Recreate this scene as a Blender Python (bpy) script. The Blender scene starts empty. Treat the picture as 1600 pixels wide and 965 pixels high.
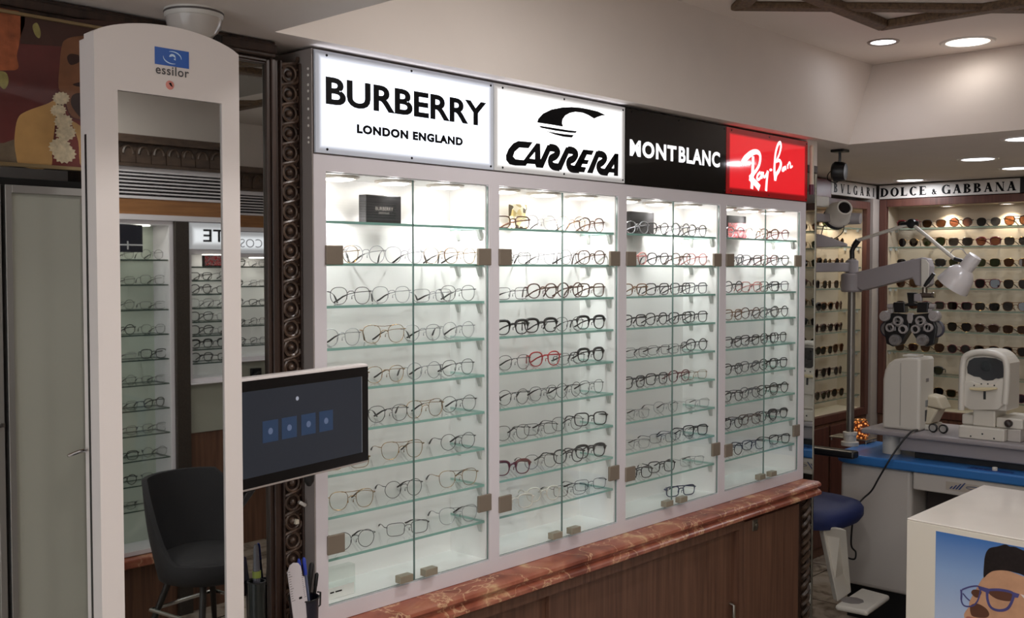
import bpy, math, random
from mathutils import Vector, Matrix
PI = math.pi
random.seed(7)
SC = bpy.context.scene
COL = SC.collection
# ------------------------------------------------------------------ camera
FPX, YAW, PITCH = 1633.6, math.radians(42.983), math.radians(-2.146)
CAMP = Vector((0, -2, 1.64))
FW = Vector((math.cos(YAW) * math.cos(PITCH), math.sin(YAW) * math.cos(PITCH), math.sin(PITCH)))
RT = Vector((math.sin(YAW), -math.cos(YAW), 0))
UP = RT.cross(FW)
cd = bpy.data.cameras.new('camera')
cam = bpy.data.objects.new('camera', cd)
COL.objects.link(cam)
cd.sensor_fit = 'HORIZONTAL'
cd.sensor_width = 36
cd.lens = 36 * FPX / 1600
cd.clip_start = 0.02
m3 = Matrix((RT, UP, -FW)).transposed()
cam.matrix_world = Matrix.Translation(CAMP) @ m3.to_4x4()
SC.camera = cam
SC.view_settings.view_transform = 'Standard'
SC.view_settings.look = 'None'
SC.view_settings.gamma = 1
SC.view_settings.use_curve_mapping = False
SC.view_settings.exposure = 0.0
cy = SC.cycles
cy.max_bounces = 14
cy.diffuse_bounces = 7
cy.glossy_bounces = 6
cy.transparent_max_bounces = 48
cy.caustics_reflective = False
cy.caustics_refractive = False
cy.sample_clamp_indirect = 4
cy.use_denoising = True
W = bpy.data.worlds.new('world')
SC.world = W
W.use_nodes = True
# fill daylight, enters by the added, unseen shop front behind the viewer
W.node_tree.nodes['Background'].inputs[0].default_value = (.93, .95, 1, 1)
W.node_tree.nodes['Background'].inputs[1].default_value = 2.0
# lamp powers (watts) of the shop's lamps and the added fill lamps
P_UP, P_LOW, P_PUCK, P_FAR, P_OPP = 8.2, 2.4, 7.5, 6.5, 1.0
WARM, COOL = (1, .965, .935), (.92, .94, 1.0)


def ray(x, y):
    return FW + (x - 800) / FPX * RT + (482.5 - y) / FPX * UP


def P(x, y, ax, v):
    """point of the plane ax = v seen at photo pixel (x, y)"""
    d = ray(x, y)
    i = 'xyz'.index(ax)
    return CAMP + (v - CAMP[i]) / d[i] * d


def PP(x, y, pt, n):
    d = ray(x, y)
    return CAMP + (pt - CAMP).dot(n) / d.dot(n) * d


# ------------------------------------------------------------------ materials
MATS = {}


def lin(c):
    f = lambda v: v / 12.92 if v <= .04045 else ((v + .055) / 1.055) ** 2.4
    return tuple(f(v / 255) for v in c)


def mat(name, c, rough=.5, metal=0, spec=.5, em=0, emc=None, noise=0, nscale=30, bump=0, coat=0):
    """c: sRGB 0-255"""
    if name in MATS:
        return MATS[name]
    m = bpy.data.materials.new(name)
    m.use_nodes = True
    nt = m.node_tree
    b = nt.nodes['Principled BSDF']
    col = lin(c)
    b.inputs['Base Color'].default_value = (*col, 1)
    b.inputs['Roughness'].default_value = rough
    b.inputs['Metallic'].default_value = metal
    b.inputs['Specular IOR Level'].default_value = spec
    b.inputs['Coat Weight'].default_value = coat
    b.inputs['Coat Roughness'].default_value = .05
    if em:
        b.inputs['Emission Color'].default_value = (*lin(emc or c), 1)
        b.inputs['Emission Strength'].default_value = em
    if noise or bump:
        tc = nt.nodes.new('ShaderNodeTexCoord')
        n = nt.nodes.new('ShaderNodeTexNoise')
        n.inputs['Scale'].default_value = nscale
        n.inputs['Detail'].default_value = 4
        nt.links.new(tc.outputs['Object'], n.inputs['Vector'])
        if noise:
            r = nt.nodes.new('ShaderNodeValToRGB')
            r.color_ramp.elements[0].position = .3
            r.color_ramp.elements[1].position = .7
            r.color_ramp.elements[0].color = (*[v * (1 - noise) for v in col], 1)
            r.color_ramp.elements[1].color = (*[min(1, v * (1 + noise)) for v in col], 1)
            nt.links.new(n.outputs['Fac'], r.inputs['Fac'])
            nt.links.new(r.outputs['Color'], b.inputs['Base Color'])
        if bump:
            bp = nt.nodes.new('ShaderNodeBump')
            bp.inputs['Strength'].default_value = bump
            bp.inputs['Distance'].default_value = .01
            nt.links.new(n.outputs['Fac'], bp.inputs['Height'])
            nt.links.new(bp.outputs['Normal'], b.inputs['Normal'])
    MATS[name] = m
    return m


def glassmat(name, tint, refl=.04, edge=.55):
    if name in MATS:
        return MATS[name]
    m = bpy.data.materials.new(name)
    m.use_nodes = True
    nt = m.node_tree
    nt.nodes.clear()
    o = nt.nodes.new('ShaderNodeOutputMaterial')
    mx = nt.nodes.new('ShaderNodeMixShader')
    t = nt.nodes.new('ShaderNodeBsdfTransparent')
    g = nt.nodes.new('ShaderNodeBsdfGlossy')
    g.inputs['Roughness'].default_value = .02
    g.inputs['Color'].default_value = (1, 1, 1, 1)
    t.inputs['Color'].default_value = (*tint, 1)
    lw = nt.nodes.new('ShaderNodeLayerWeight')
    lw.inputs['Blend'].default_value = .5
    p = nt.nodes.new('ShaderNodeMath')
    p.operation = 'POWER'
    p.inputs[1].default_value = 5
    k = nt.nodes.new('ShaderNodeMath')
    k.operation = 'MULTIPLY_ADD'
    k.inputs[1].default_value = edge
    k.inputs[2].default_value = refl
    nt.links.new(lw.outputs['Facing'], p.inputs[0])
    nt.links.new(p.outputs[0], k.inputs[0])
    nt.links.new(k.outputs[0], mx.inputs[0])
    nt.links.new(t.outputs[0], mx.inputs[1])
    nt.links.new(g.outputs[0], mx.inputs[2])
    nt.links.new(mx.outputs[0], o.inputs[0])
    MATS[name] = m
    return m


def ramp_mat(name, build, rough=.4, spec=.5, coat=0):
    """procedural colour material: build(nt) returns the colour socket"""
    if name in MATS:
        return MATS[name]
    m = bpy.data.materials.new(name)
    m.use_nodes = True
    nt = m.node_tree
    b = nt.nodes['Principled BSDF']
    b.inputs['Roughness'].default_value = rough
    b.inputs['Specular IOR Level'].default_value = spec
    b.inputs['Coat Weight'].default_value = coat
    nt.links.new(build(nt), b.inputs['Base Color'])
    MATS[name] = m
    return m


def ramp(nt, src, stops):
    r = nt.nodes.new('ShaderNodeValToRGB')
    e = r.color_ramp.elements
    while len(e) < len(stops):
        e.new(.5)
    for el, (p, c) in zip(e, stops):
        el.position = p
        el.color = (*lin(c), 1)
    nt.links.new(src, r.inputs['Fac'])
    return r.outputs['Color']


def obj_coords(nt, scale):
    tc = nt.nodes.new('ShaderNodeTexCoord')
    mp = nt.nodes.new('ShaderNodeMapping')
    mp.inputs['Scale'].default_value = scale
    nt.links.new(tc.outputs['Object'], mp.inputs['Vector'])
    return mp.outputs['Vector']


def wood(name, dark, light, scale=(60, 60, 2.5), rough=.45):
    def b(nt):
        n = nt.nodes.new('ShaderNodeTexNoise')
        n.inputs['Scale'].default_value = 1.0
        n.inputs['Detail'].default_value = 6
        n.inputs['Distortion'].default_value = .4
        nt.links.new(obj_coords(nt, scale), n.inputs['Vector'])
        return ramp(nt, n.outputs['Fac'], [(.3, dark), (.7, light)])
    return ramp_mat(name, b, rough)


def marble(name):
    def b(nt):
        v = obj_coords(nt, (1, 1, 1))
        n = nt.nodes.new('ShaderNodeTexNoise')
        n.inputs['Scale'].default_value = 9
        n.inputs['Detail'].default_value = 8
        n.inputs['Distortion'].default_value = .6
        nt.links.new(v, n.inputs['Vector'])
        base = ramp(nt, n.outputs['Fac'], [(.3, (112, 58, 44)), (.52, (156, 90, 70)), (.64, (172, 112, 88)), (.72, (206, 172, 130))])
        wv = nt.nodes.new('ShaderNodeTexVoronoi')
        wv.feature = 'DISTANCE_TO_EDGE'
        wv.inputs['Scale'].default_value = 8
        mixv = nt.nodes.new('ShaderNodeVectorMath')
        mixv.operation = 'MULTIPLY_ADD'
        mixv.inputs[1].default_value = (.25, .25, .25)
        nt.links.new(n.outputs['Color'], mixv.inputs[0])
        nt.links.new(v, mixv.inputs[2])
        nt.links.new(mixv.outputs[0], wv.inputs['Vector'])
        f = ramp(nt, wv.outputs['Distance'], [(0, (255, 255, 255)), (.035, (0, 0, 0))])
        mx = nt.nodes.new('ShaderNodeMix')
        mx.data_type = 'RGBA'
        nt.links.new(f, mx.inputs['Factor'])
        nt.links.new(base, mx.inputs['A'])
        mx.inputs['B'].default_value = (*lin((205, 165, 130)), 1)
        return mx.outputs['Result']
    return ramp_mat(name, b, .28)


def lightbox(name, c, w, h, strength, margin=.022, soft=.028, dim=.05, gloss=.15):
    """back-lit acrylic: the lamp strip behind it leaves the screwed rim dim. object x/z run 0..w, 0..h"""
    m = bpy.data.materials.new(name)
    m.use_nodes = True
    nt = m.node_tree
    b = nt.nodes['Principled BSDF']
    b.inputs['Base Color'].default_value = (*[v * .6 for v in lin(c)], 1)
    b.inputs['Roughness'].default_value = gloss
    b.inputs['Emission Color'].default_value = (*lin(c), 1)
    tc = nt.nodes.new('ShaderNodeTexCoord')
    sx = nt.nodes.new('ShaderNodeSeparateXYZ')
    nt.links.new(tc.outputs['Object'], sx.inputs[0])

    def mth(op, a, bb):
        n = nt.nodes.new('ShaderNodeMath')
        n.operation = op
        for i, q in enumerate((a, bb)):
            if isinstance(q, (int, float)):
                n.inputs[i].default_value = q
            else:
                nt.links.new(q, n.inputs[i])
        return n.outputs[0]
    dx = mth('MINIMUM', sx.outputs['X'], mth('SUBTRACT', w, sx.outputs['X']))
    dz = mth('MINIMUM', sx.outputs['Z'], mth('SUBTRACT', h, sx.outputs['Z']))
    d = mth('MINIMUM', dx, dz)
    mr = nt.nodes.new('ShaderNodeMapRange')
    mr.interpolation_type = 'SMOOTHSTEP'
    mr.inputs['From Min'].default_value = margin - soft / 2
    mr.inputs['From Max'].default_value = margin + soft / 2
    mr.inputs['To Min'].default_value = dim * strength
    mr.inputs['To Max'].default_value = strength
    nt.links.new(d, mr.inputs['Value'])
    nt.links.new(mr.outputs[0], b.inputs['Emission Strength'])
    return m


# ------------------------------------------------------------------ mesh builder
def link(o, parent=None):
    COL.objects.link(o)
    if parent:
        o.parent = parent
    return o


def tag(o, label=None, cat=None, group=None, kind=None):
    if label:
        o['label'] = label
    if cat:
        o['category'] = cat
    if group:
        o['group'] = group
    if kind:
        o['kind'] = kind
    return o


def thing(name, label, cat, loc=(0, 0, 0), rz=0, group=None):
    o = bpy.data.objects.new(name, None)
    o.empty_display_size = .05
    o.location = loc
    o.rotation_euler = (0, 0, rz)
    link(o)
    return tag(o, label, cat, group)


class MB:
    def __init__(s):
        s.v, s.f, s.mi, s.m = [], [], [], 0

    def add(s, vs, fs):
        n = len(s.v)
        s.v += [tuple(q) for q in vs]
        s.f += [tuple(i + n for i in q) for q in fs]
        s.mi += [s.m] * len(fs)
        return s

    def box(s, a, b):
        x0, y0, z0 = [min(p, q) for p, q in zip(a, b)]
        x1, y1, z1 = [max(p, q) for p, q in zip(a, b)]
        v = [(x0, y0, z0), (x1, y0, z0), (x1, y1, z0), (x0, y1, z0), (x0, y0, z1), (x1, y0, z1), (x1, y1, z1), (x0, y1, z1)]
        return s.add(v, [(0, 3, 2, 1), (4, 5, 6, 7), (0, 1, 5, 4), (1, 2, 6, 5), (2, 3, 7, 6), (3, 0, 4, 7)])

    def hexa(s, v):
        return s.add(v, [(0, 3, 2, 1), (4, 5, 6, 7), (0, 1, 5, 4), (1, 2, 6, 5), (2, 3, 7, 6), (3, 0, 4, 7)])

    def bar(s, p, q, w, h, up=(0, 0, 1)):
        p, q = Vector(p), Vector(q)
        d = (q - p).normalized()
        u = Vector(up)
        r = d.cross(u)
        if r.length < 1e-4:
            r = d.cross(Vector((0, 1, 0)))
        r.normalize()
        u = r.cross(d)
        r, u = r * w / 2, u * h / 2
        return s.hexa([p - r - u, p + r - u, q + r - u, q - r - u, p - r + u, p + r + u, q + r + u, q - r + u])

    def tube(s, pts, r, n=8, closed=False, cap=True, squash=None):
        """swept circle; r number or list; squash=(axis, factor) flattens in a world axis"""
        pts = [Vector(p) for p in pts]
        k = len(pts)
        rs = r if isinstance(r, (list, tuple)) else [r] * k
        vs, prev = [], None
        for i, p in enumerate(pts):
            if closed:
                t = pts[(i + 1) % k] - pts[i - 1]
            else:
                t = pts[min(i + 1, k - 1)] - pts[max(i - 1, 0)]
            t.normalize()
            if prev is None:
                a = Vector((0, 0, 1)) if abs(t.z) < .9 else Vector((0, 1, 0))
                if abs(t.y) < .2:
                    a = Vector((0, 1, 0))
                prev = (a - t * a.dot(t)).normalized()
            else:
                prev = (prev - t * prev.dot(t)).normalized()
            b = t.cross(prev)
            for j in range(n):
                an = 2 * PI * j / n
                o = (prev * math.cos(an) + b * math.sin(an)) * rs[i]
                if squash:
                    o[squash[0]] *= squash[1]
                vs.append(p + o)
        fs = []
        for i in range(k if closed else k - 1):
            for j in range(n):
                a, b = i * n + j, i * n + (j + 1) % n
                c, d = ((i + 1) % k) * n + (j + 1) % n, ((i + 1) % k) * n + j
                fs.append((a, b, c, d))
        if cap and not closed:
            fs.append(tuple(range(n))[::-1])
            fs.append(tuple((k - 1) * n + j for j in range(n)))
        return s.add(vs, fs)

    def cyl(s, p, q, r0, r1=None, n=24):
        return s.tube([p, q], [r0, r0 if r1 is None else r1], n)

    def lathe(s, prof, o=(0, 0, 0), axis=(0, 0, 1), n=28):
        """prof: (radius, height along axis)"""
        o, ax = Vector(o), Vector(axis).normalized()
        a = Vector((1, 0, 0)) if abs(ax.x) < .8 else Vector((0, 1, 0))
        a = (a - ax * a.dot(ax)).normalized()
        b = ax.cross(a)
        vs, fs = [], []
        for r, h in prof:
            for j in range(n):
                an = 2 * PI * j / n
                vs.append(o + ax * h + (a * math.cos(an) + b * math.sin(an)) * max(r, 1e-5))
        for i in range(len(prof) - 1):
            for j in range(n):
                fs.append((i * n + j, i * n + (j + 1) % n, (i + 1) * n + (j + 1) % n, (i + 1) * n + j))
        if prof[0][0] > 1e-4:
            fs.append(tuple(range(n))[::-1])
        if prof[-1][0] > 1e-4:
            fs.append(tuple((len(prof) - 1) * n + j for j in range(n)))
        return s.add(vs, fs)

    def prism(s, poly, off):
        """poly: 3-D points of a planar outline, extruded by off"""
        poly = [Vector(p) for p in poly]
        off = Vector(off)
        n = len(poly)
        vs = poly + [p + off for p in poly]
        fs = [tuple(range(n))[::-1], tuple(range(n, 2 * n))]
        for i in range(n):
            fs.append((i, (i + 1) % n, n + (i + 1) % n, n + i))
        return s.add(vs, fs)

    def build(s, name, mats, parent=None, smooth=None, bevel=0, seg=2, world=False, origin=None, sub=0):
        vs = s.v
        if parent is not None and world:
            inv = local_inv(parent)
            vs = [inv @ Vector(p) for p in vs]
        if origin is not None:
            og = Vector(origin)
            vs = [Vector(p) - og for p in vs]
        me = bpy.data.meshes.new(name)
        me.from_pydata([tuple(p) for p in vs], [], s.f)
        ml = mats if isinstance(mats, (list, tuple)) else [mats]
        for m in ml:
            me.materials.append(m)
        for p, i in zip(me.polygons, s.mi):
            p.material_index = i
        import bmesh
        bm = bmesh.new()
        bm.from_mesh(me)
        bmesh.ops.recalc_face_normals(bm, faces=bm.faces)
        bm.to_mesh(me)
        bm.free()
        if smooth is not None:
            me.polygons.foreach_set('use_smooth', [True] * len(me.polygons))
            me.set_sharp_from_angle(angle=math.radians(smooth))
        o = bpy.data.objects.new(name, me)
        if origin is not None:
            o.location = origin
        link(o, parent)
        if bevel:
            md = o.modifiers.new('bevel', 'BEVEL')
            md.width = bevel
            md.segments = seg
            md.limit_method = 'ANGLE'
            md.angle_limit = math.radians(40)
            md.harden_normals = False
        if sub:
            md = o.modifiers.new('sub', 'SUBSURF')
            md.levels = md.render_levels = sub
        return o


def local_inv(o):
    m = Matrix.Identity(4)
    while o is not None:
        m = (Matrix.Translation(o.location) @ o.rotation_euler.to_matrix().to_4x4()) @ m
        o = o.parent
    return m.inverted()


def struct(o, label, cat):
    return tag(o, label, cat, None, 'structure')


def text_verts(s, bold=0, shear=0, spacing=1):
    c = bpy.data.curves.new('t', 'FONT')
    c.body = s
    c.offset = bold
    c.shear = shear
    c.space_character = spacing
    c.resolution_u = 4
    o = bpy.data.objects.new('t', c)
    COL.objects.link(o)
    dg = bpy.context.evaluated_depsgraph_get()
    me = bpy.data.meshes.new_from_object(o.evaluated_get(dg))
    vs = [v.co.copy() for v in me.vertices]
    fs = [tuple(p.vertices) for p in me.polygons]
    bpy.data.objects.remove(o)
    bpy.data.curves.remove(c)
    bpy.data.meshes.remove(me)
    return vs, fs


def lettering(s, p0, ux, uz, w, h, material, parent, bold=.0, shear=0, spacing=1, name='lettering', depth=None):
    """flat letters: p0 lower-left corner, ux/uz unit directions, w x h size"""
    vs, fs = text_verts(s, bold, shear, spacing)
    x0, x1 = min(v.x for v in vs), max(v.x for v in vs)
    y0, y1 = min(v.y for v in vs), max(v.y for v in vs)
    p0, ux, uz = Vector(p0), Vector(ux), Vector(uz)
    pts = [p0 + ux * ((v.x - x0) / (x1 - x0) * w) + uz * ((v.y - y0) / (y1 - y0) * h) for v in vs]
    return MB().add(pts, fs).build(name, material, parent, world=True)


def ribbon(mb, pts, w):
    """flat stroke with round-ish joins through 3-D points that share a plane; pts: (point, normal-in-plane computed)"""
    pts = [Vector(p) for p in pts]
    k = len(pts)
    nrm = None
    for i in range(1, k - 1):
        c = (pts[i] - pts[i - 1]).cross(pts[i + 1] - pts[i])
        if c.length > 1e-9:
            nrm = c.normalized()
            break
    if nrm is None:
        nrm = ribbon.n
    ws = w if isinstance(w, (list, tuple)) else [w] * k
    L, R = [], []
    for i, p in enumerate(pts):
        t = (pts[min(i + 1, k - 1)] - pts[max(i - 1, 0)]).normalized()
        s = t.cross(nrm).normalized() * ws[i] / 2
        L.append(p + s)
        R.append(p - s)
    mb.add(L + R, [(i, i + 1, k + i + 1, k + i) for i in range(k - 1)])


ribbon.n = Vector((0, 1, 0))


def smooth_path(pts, n=5, closed=False):
    """Catmull-Rom"""
    pts = [Vector(p) for p in pts]
    k = len(pts)
    out = []
    for i in range(k if closed else k - 1):
        g = lambda j: pts[j % k] if closed else pts[max(0, min(k - 1, j))]
        a, b, c, d = g(i - 1), g(i), g(i + 1), g(i + 2)
        for q in range(n):
            t = q / n
            out.append(.5 * ((2 * b) + (c - a) * t + (2 * a - 5 * b + 4 * c - d) * t * t + (3 * b - a - 3 * c + d) * t ** 3))
    if not closed:
        out.append(pts[-1])
    return out


def lamp(name, kind, loc, power, color, parent=None, size=.1, spot=1.4, blend=.4, direction=(0, 0, -1)):
    l = bpy.data.lights.new(name, kind)
    l.energy = power
    l.color = color
    if kind == 'AREA':
        l.shape = 'DISK'
        l.size = size
    elif kind == 'SPOT':
        l.spot_size = spot
        l.spot_blend = blend
        l.shadow_soft_size = size
    else:
        l.shadow_soft_size = size
    o = bpy.data.objects.new(name, l)
    o.rotation_euler = Vector(direction).to_track_quat('-Z', 'Y').to_euler()
    link(o, parent)
    o.location = (local_inv(parent) @ Vector(loc)) if parent else loc
    return o


ORD = ['first', 'second', 'third', 'fourth', 'fifth', 'sixth', 'seventh', 'eighth', 'ninth', 'tenth', 'eleventh', 'twelfth', 'thirteenth', 'fourteenth']
# shared materials
M_WALL = mat('wall_paint', (222, 213, 206), .7, noise=.02, nscale=6)
M_CEIL = mat('ceiling_paint', (226, 217, 210), .75, noise=.015, nscale=5)
M_WHITE = mat('white_laminate', (220, 215, 220), .35)
M_INNER = mat('white_interior', (241, 240, 239), .4)
M_DARKWOOD = wood('dark_wood', (40, 29, 24), (68, 50, 41), rough=.4)
M_BROWN = wood('brown_veneer', (84, 56, 43), (116, 82, 64), rough=.45)
M_FRAMEWOOD = wood('reddish_wood', (74, 44, 38), (96, 60, 50), rough=.4)
M_MARBLE = marble('red_marble')
M_MIRROR = mat('mirror_silver', (205, 208, 205), .012, 1)
M_CHROME = mat('chrome', (200, 200, 200), .15, 1)
M_STEEL = mat('brushed_metal', (150, 143, 132), .32, 1)
M_BLACK = mat('black_plastic', (20, 20, 22), .35)
M_DEVICE = mat('device_white', (205, 200, 190), .35)
M_DEVGREY = mat('device_grey', (150, 144, 146), .4)
M_PANE = glassmat('clear_pane', (.985, .992, .988), .03, .45)
M_SHELFGLASS = glassmat('shelf_glass', (.972, .987, .985), .03, .5)
M_SHELFEDGE = mat('shelf_edge', (140, 186, 176), .15, em=0)
M_LENS = glassmat('clear_lens', (.992, .994, .992), .014, .3)
M_INK = mat('black_ink', (8, 8, 11), .4, spec=.15)
M_DISC = mat('lamp_disc', (255, 248, 238), .5, em=8)
M_DISCCOOL = mat('lamp_disc_cool', (246, 248, 255), .5, em=4)
M_DISCROOM = mat('lamp_disc_room', (255, 248, 238), .5, em=3)
# ================================================================== SETTING
ZC, ZL = 2.53, 2.16            # main ceiling, lowered ceiling
XS0, XS1 = 4.15, 4.43          # sloped face of the beam across the room, bottom and top
XR = 6.46
YF = -3.46                     # wall opposite the lit cabinets


def tiles(nt):
    br = nt.nodes.new('ShaderNodeTexBrick')
    br.offset = 0
    br.inputs['Scale'].default_value = 1
    br.inputs['Brick Width'].default_value = .6
    br.inputs['Row Height'].default_value = .6
    br.inputs['Mortar Size'].default_value = .004
    br.inputs['Color1'].default_value = (*lin((165, 155, 145)), 1)
    br.inputs['Color2'].default_value = (*lin((156, 147, 137)), 1)
    br.inputs['Mortar'].default_value = (*lin((70, 64, 60)), 1)
    nt.links.new(obj_coords(nt, (1, 1, 1)), br.inputs['Vector'])
    n = nt.nodes.new('ShaderNodeTexNoise')
    n.inputs['Scale'].default_value = 7
    n.inputs['Detail'].default_value = 7
    n.inputs['Distortion'].default_value = 1.5
    nt.links.new(obj_coords(nt, (1, 1, 1)), n.inputs['Vector'])
    v = ramp(nt, n.outputs['Fac'], [(.35, (150, 140, 130)), (.5, (235, 230, 222)), (.65, (255, 255, 255))])
    mx = nt.nodes.new('ShaderNodeMix')
    mx.data_type = 'RGBA'
    mx.blend_type = 'MULTIPLY'
    mx.inputs['Factor'].default_value = .8
    nt.links.new(br.outputs['Color'], mx.inputs['A'])
    nt.links.new(v, mx.inputs['B'])
    return mx.outputs['Result']


M_FLOOR = ramp_mat('floor_tile', tiles, .25)
struct(MB().box((-1.7, YF - .1, -.06), (XR + .1, 1.1, 0)).build('floor', M_FLOOR), 'grey stone tiled shop floor', 'floor')
# main ceiling, lowered ceilings and the plaster faces between them
struct(MB().box((-1.7, YF - .1, ZC), (XS1 + .05, .2, ZC + .08)).build('ceiling', M_CEIL), 'main painted ceiling above the middle of the shop', 'ceiling')
struct(MB().hexa([(1.335, -.046, ZL), (XS0 - .0005, -.046, ZL), (XS0 - .0005, .3, ZL), (1.335, .3, ZL), (1.335, -.02, ZC), (XS1 - .0005, -.02, ZC), (XS1 - .0005, .3, ZC), (1.335, .3, ZC)]).build('trim_1', M_WALL), 'painted bulkhead above the lit cabinets', 'bulkhead')
struct(MB().prism([(XS0, 1.05, ZL), (XS1, 1.05, ZC), (XR + .1, 1.05, ZC), (XR + .1, 1.05, ZL)], (0, YF - 1.15, 0)).build('trim_2', M_WALL), 'painted lowered ceiling with sloped edge over the sunglasses corner', 'bulkhead')
struct(MB().box((-1.7, -.95, ZL), (1.335, .3, ZC)).build('trim_3', M_WALL), 'painted lowered ceiling above the white column and the mirror', 'bulkhead')
struct(MB().box((3.8, .301, ZL), (XS0 - .001, 1.06, ZL + .06)).build('trim_7', M_WALL), 'painted ceiling piece over the corner beside the narrow mirror', 'bulkhead')
# walls
struct(MB().box((-1.7, .16, 0), (3.955, .28, ZL)).build('wall_left', M_WALL), 'painted wall behind the lit cabinets', 'wall')
struct(MB().box((3.873, .02, 0), (3.96, .98, ZL)).build('wall_return', M_WALL), 'painted end of the cabinet wall behind the narrow mirror', 'wall')
struct(MB().box((3.96, .98, 0), (XR + .1, 1.06, ZL)).build('wall_back', M_WALL), 'painted wall behind the narrow sunglasses case', 'wall')
struct(MB().box((XR, YF - .1, 0), (XR + .1, .98, ZL)).build('wall_right', M_WALL), 'painted wall behind the wide sunglasses case', 'wall')
struct(MB().box((-1.7, YF - .1, 0), (XR, YF, ZC)).build('wall_front', M_WALL), 'painted wall opposite the lit cabinets', 'wall')
struct(MB().box((-1.8, YF - .1, 0), (-1.7, -3.2, ZC)).box((-1.8, -.15, 0), (-1.7, .28, ZC)).box((-1.8, -3.2, 2.35), (-1.7, -.15, ZC)).box((-1.8, -3.2, 0), (-1.7, -.15, .12)).build('wall_rear', M_WALL), 'painted wall around the added glazed shop front', 'wall')
w_ = struct(MB().box((-1.77, -3.2, .12), (-1.73, -3.15, 2.35)).box((-1.77, -.2, .12), (-1.73, -.15, 2.35)).box((-1.77, -1.7, .12), (-1.73, -1.65, 2.35)).box((-1.77, -3.15, .12), (-1.73, -.2, .17)).box((-1.77, -3.15, 2.3), (-1.73, -.2, 2.35)).build('fill_window_1', mat('fill_window_frame', (120, 116, 112), .4, .6)), 'added unseen glazed shop front letting in fill daylight', 'window')  # unseen shop front, added to bring daylight onto the left side
MB().box((-1.753, -3.15, .17), (-1.747, -1.7, 2.3)).box((-1.753, -1.65, .17), (-1.747, -.2, 2.3)).build('fill_window_pane', M_PANE, w_)
# dark timber above picture and mirror
struct(MB().box((-1.7, .03, 2.122), (1.39, .16, 2.158)).box((-1.7, .022, 2.13), (1.39, .03, 2.15)).build('trim_4', M_DARKWOOD, bevel=.004), 'dark timber beam above the picture and mirror', 'beam')
struct(MB().box((3.874, -.004, 2.03), (3.962, .02, 2.06)).build('trim_5', M_DARKWOOD, bevel=.003), 'dark timber strip over the narrow mirror', 'trim')
struct(MB().box((3.874, .0, 2.06), (3.962, .02, ZL)).build('trim_6', M_WALL), 'painted piece of wall over the narrow mirror', 'trim')
struct(MB().box((3.963, .9, 0), (XR, .978, .1)).build('baseboard_back', mat('skirting', (190, 185, 176), .5)), 'pale skirting behind the instrument desk', 'baseboard')

# eight-pointed timber star on the ceiling: two crossed squares of bars
M_STAR = wood('carved_star_wood', (66, 50, 36), (112, 88, 64), (90, 90, 90), .6)
M_STARFILL = mat('star_panel', (150, 143, 136), .6)


def star(cx, cy, h, label):
    t = thing('ceiling_star', label, 'ceiling ornament', (cx, cy, ZC))
    for rot in (0, PI / 4):
        cs = [(h * 1.414 * math.cos(rot + PI / 4 + k * PI / 2), h * 1.414 * math.sin(rot + PI / 4 + k * PI / 2)) for k in range(4)]
        w = .055
        ci = [(x * (1 - w / h), y * (1 - w / h)) for x, y in cs]
        mb = MB()
        z0, z1 = (-.028, 0) if rot == 0 else (-.022, 0)
        for k in range(4):
            a, b, c, d = cs[k], cs[(k + 1) % 4], ci[(k + 1) % 4], ci[k]
            mb.hexa([(*a, z0), (*b, z0), (*c, z0), (*d, z0), (*a, z1), (*b, z1), (*c, z1), (*d, z1)])
        mb.build('square_frame', M_STAR, t, bevel=.006)
    r = h * .74
    MB().prism([(r * math.cos(PI / 8 + k * PI / 4), r * math.sin(PI / 8 + k * PI / 4), -.006) for k in range(8)], (0, 0, .006)).build('centre_panel', M_STARFILL, t)


star(3.10, -.972, .606, 'carved wooden star of crossed squares on the ceiling before the downlights')
star(2.62, -2.44, .56, 'carved wooden star on the ceiling reflected in the dark framed mirror')


def downlight(p, r, disc, label, power, group, ring=(215, 210, 205)):
    t = thing('downlight', label, 'ceiling light', p, 0, group)
    MB().lathe([(r * 1.0, 0), (r * 1.02, -.004), (r * 1.22, -.006), (r * 1.3, 0)], (0, 0, 0)).build('trim_ring', mat('downlight_ring%d' % ring[0], ring, .3), t, 40)
    MB().lathe([(r, -.0005), (r * .96, -.003), (0, -.0035)]).build('lamp_disc', disc, t)
    if power:
        lamp('downlight_lamp', 'AREA', (p[0], p[1], p[2] - .012), power, COOL if disc is M_DISCCOOL else WARM, t, size=r * 1.8)


G = 'recessed ceiling downlights'
downlight(tuple(P(1380, 65, 'z', ZC)), .047, M_DISCCOOL, 'small cool downlight under the point of the wooden star', P_UP * .03, G, (140, 128, 122))
downlight(tuple(P(1512, 65, 'z', ZC)), .08, M_DISCROOM, 'large warm downlight on the main ceiling right of the star', P_UP * .015, G)
for px, py, lb in ((1528, 248, 'oval looking cool downlight on the low ceiling nearest the beam middle'), (1422, 281, 'cool downlight on the low ceiling closest to the white sunglasses sign'),
                   (1590, 262, 'cool downlight on the low ceiling second from the white sunglasses sign'), (1602, 216, 'cool downlight on the low ceiling cut by the right photo edge')):
    downlight(tuple(P(px, py, 'z', ZL)), .072, M_DISCCOOL, lb, P_LOW, G)
for k, (x, y) in enumerate([(1.0, -1.5), (.2, -2.6), (1.9, -.85), (1.9, -2.9), (.9, -3.0), (-.9, -1.6), (3.2, -1.75)]):  # unseen downlights added to raise the light in the shop
    downlight((x, y, ZC), .08, M_DISCROOM, 'added warm ceiling downlight over the open shop floor, out of view', P_UP, 'added downlights out of view')

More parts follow.
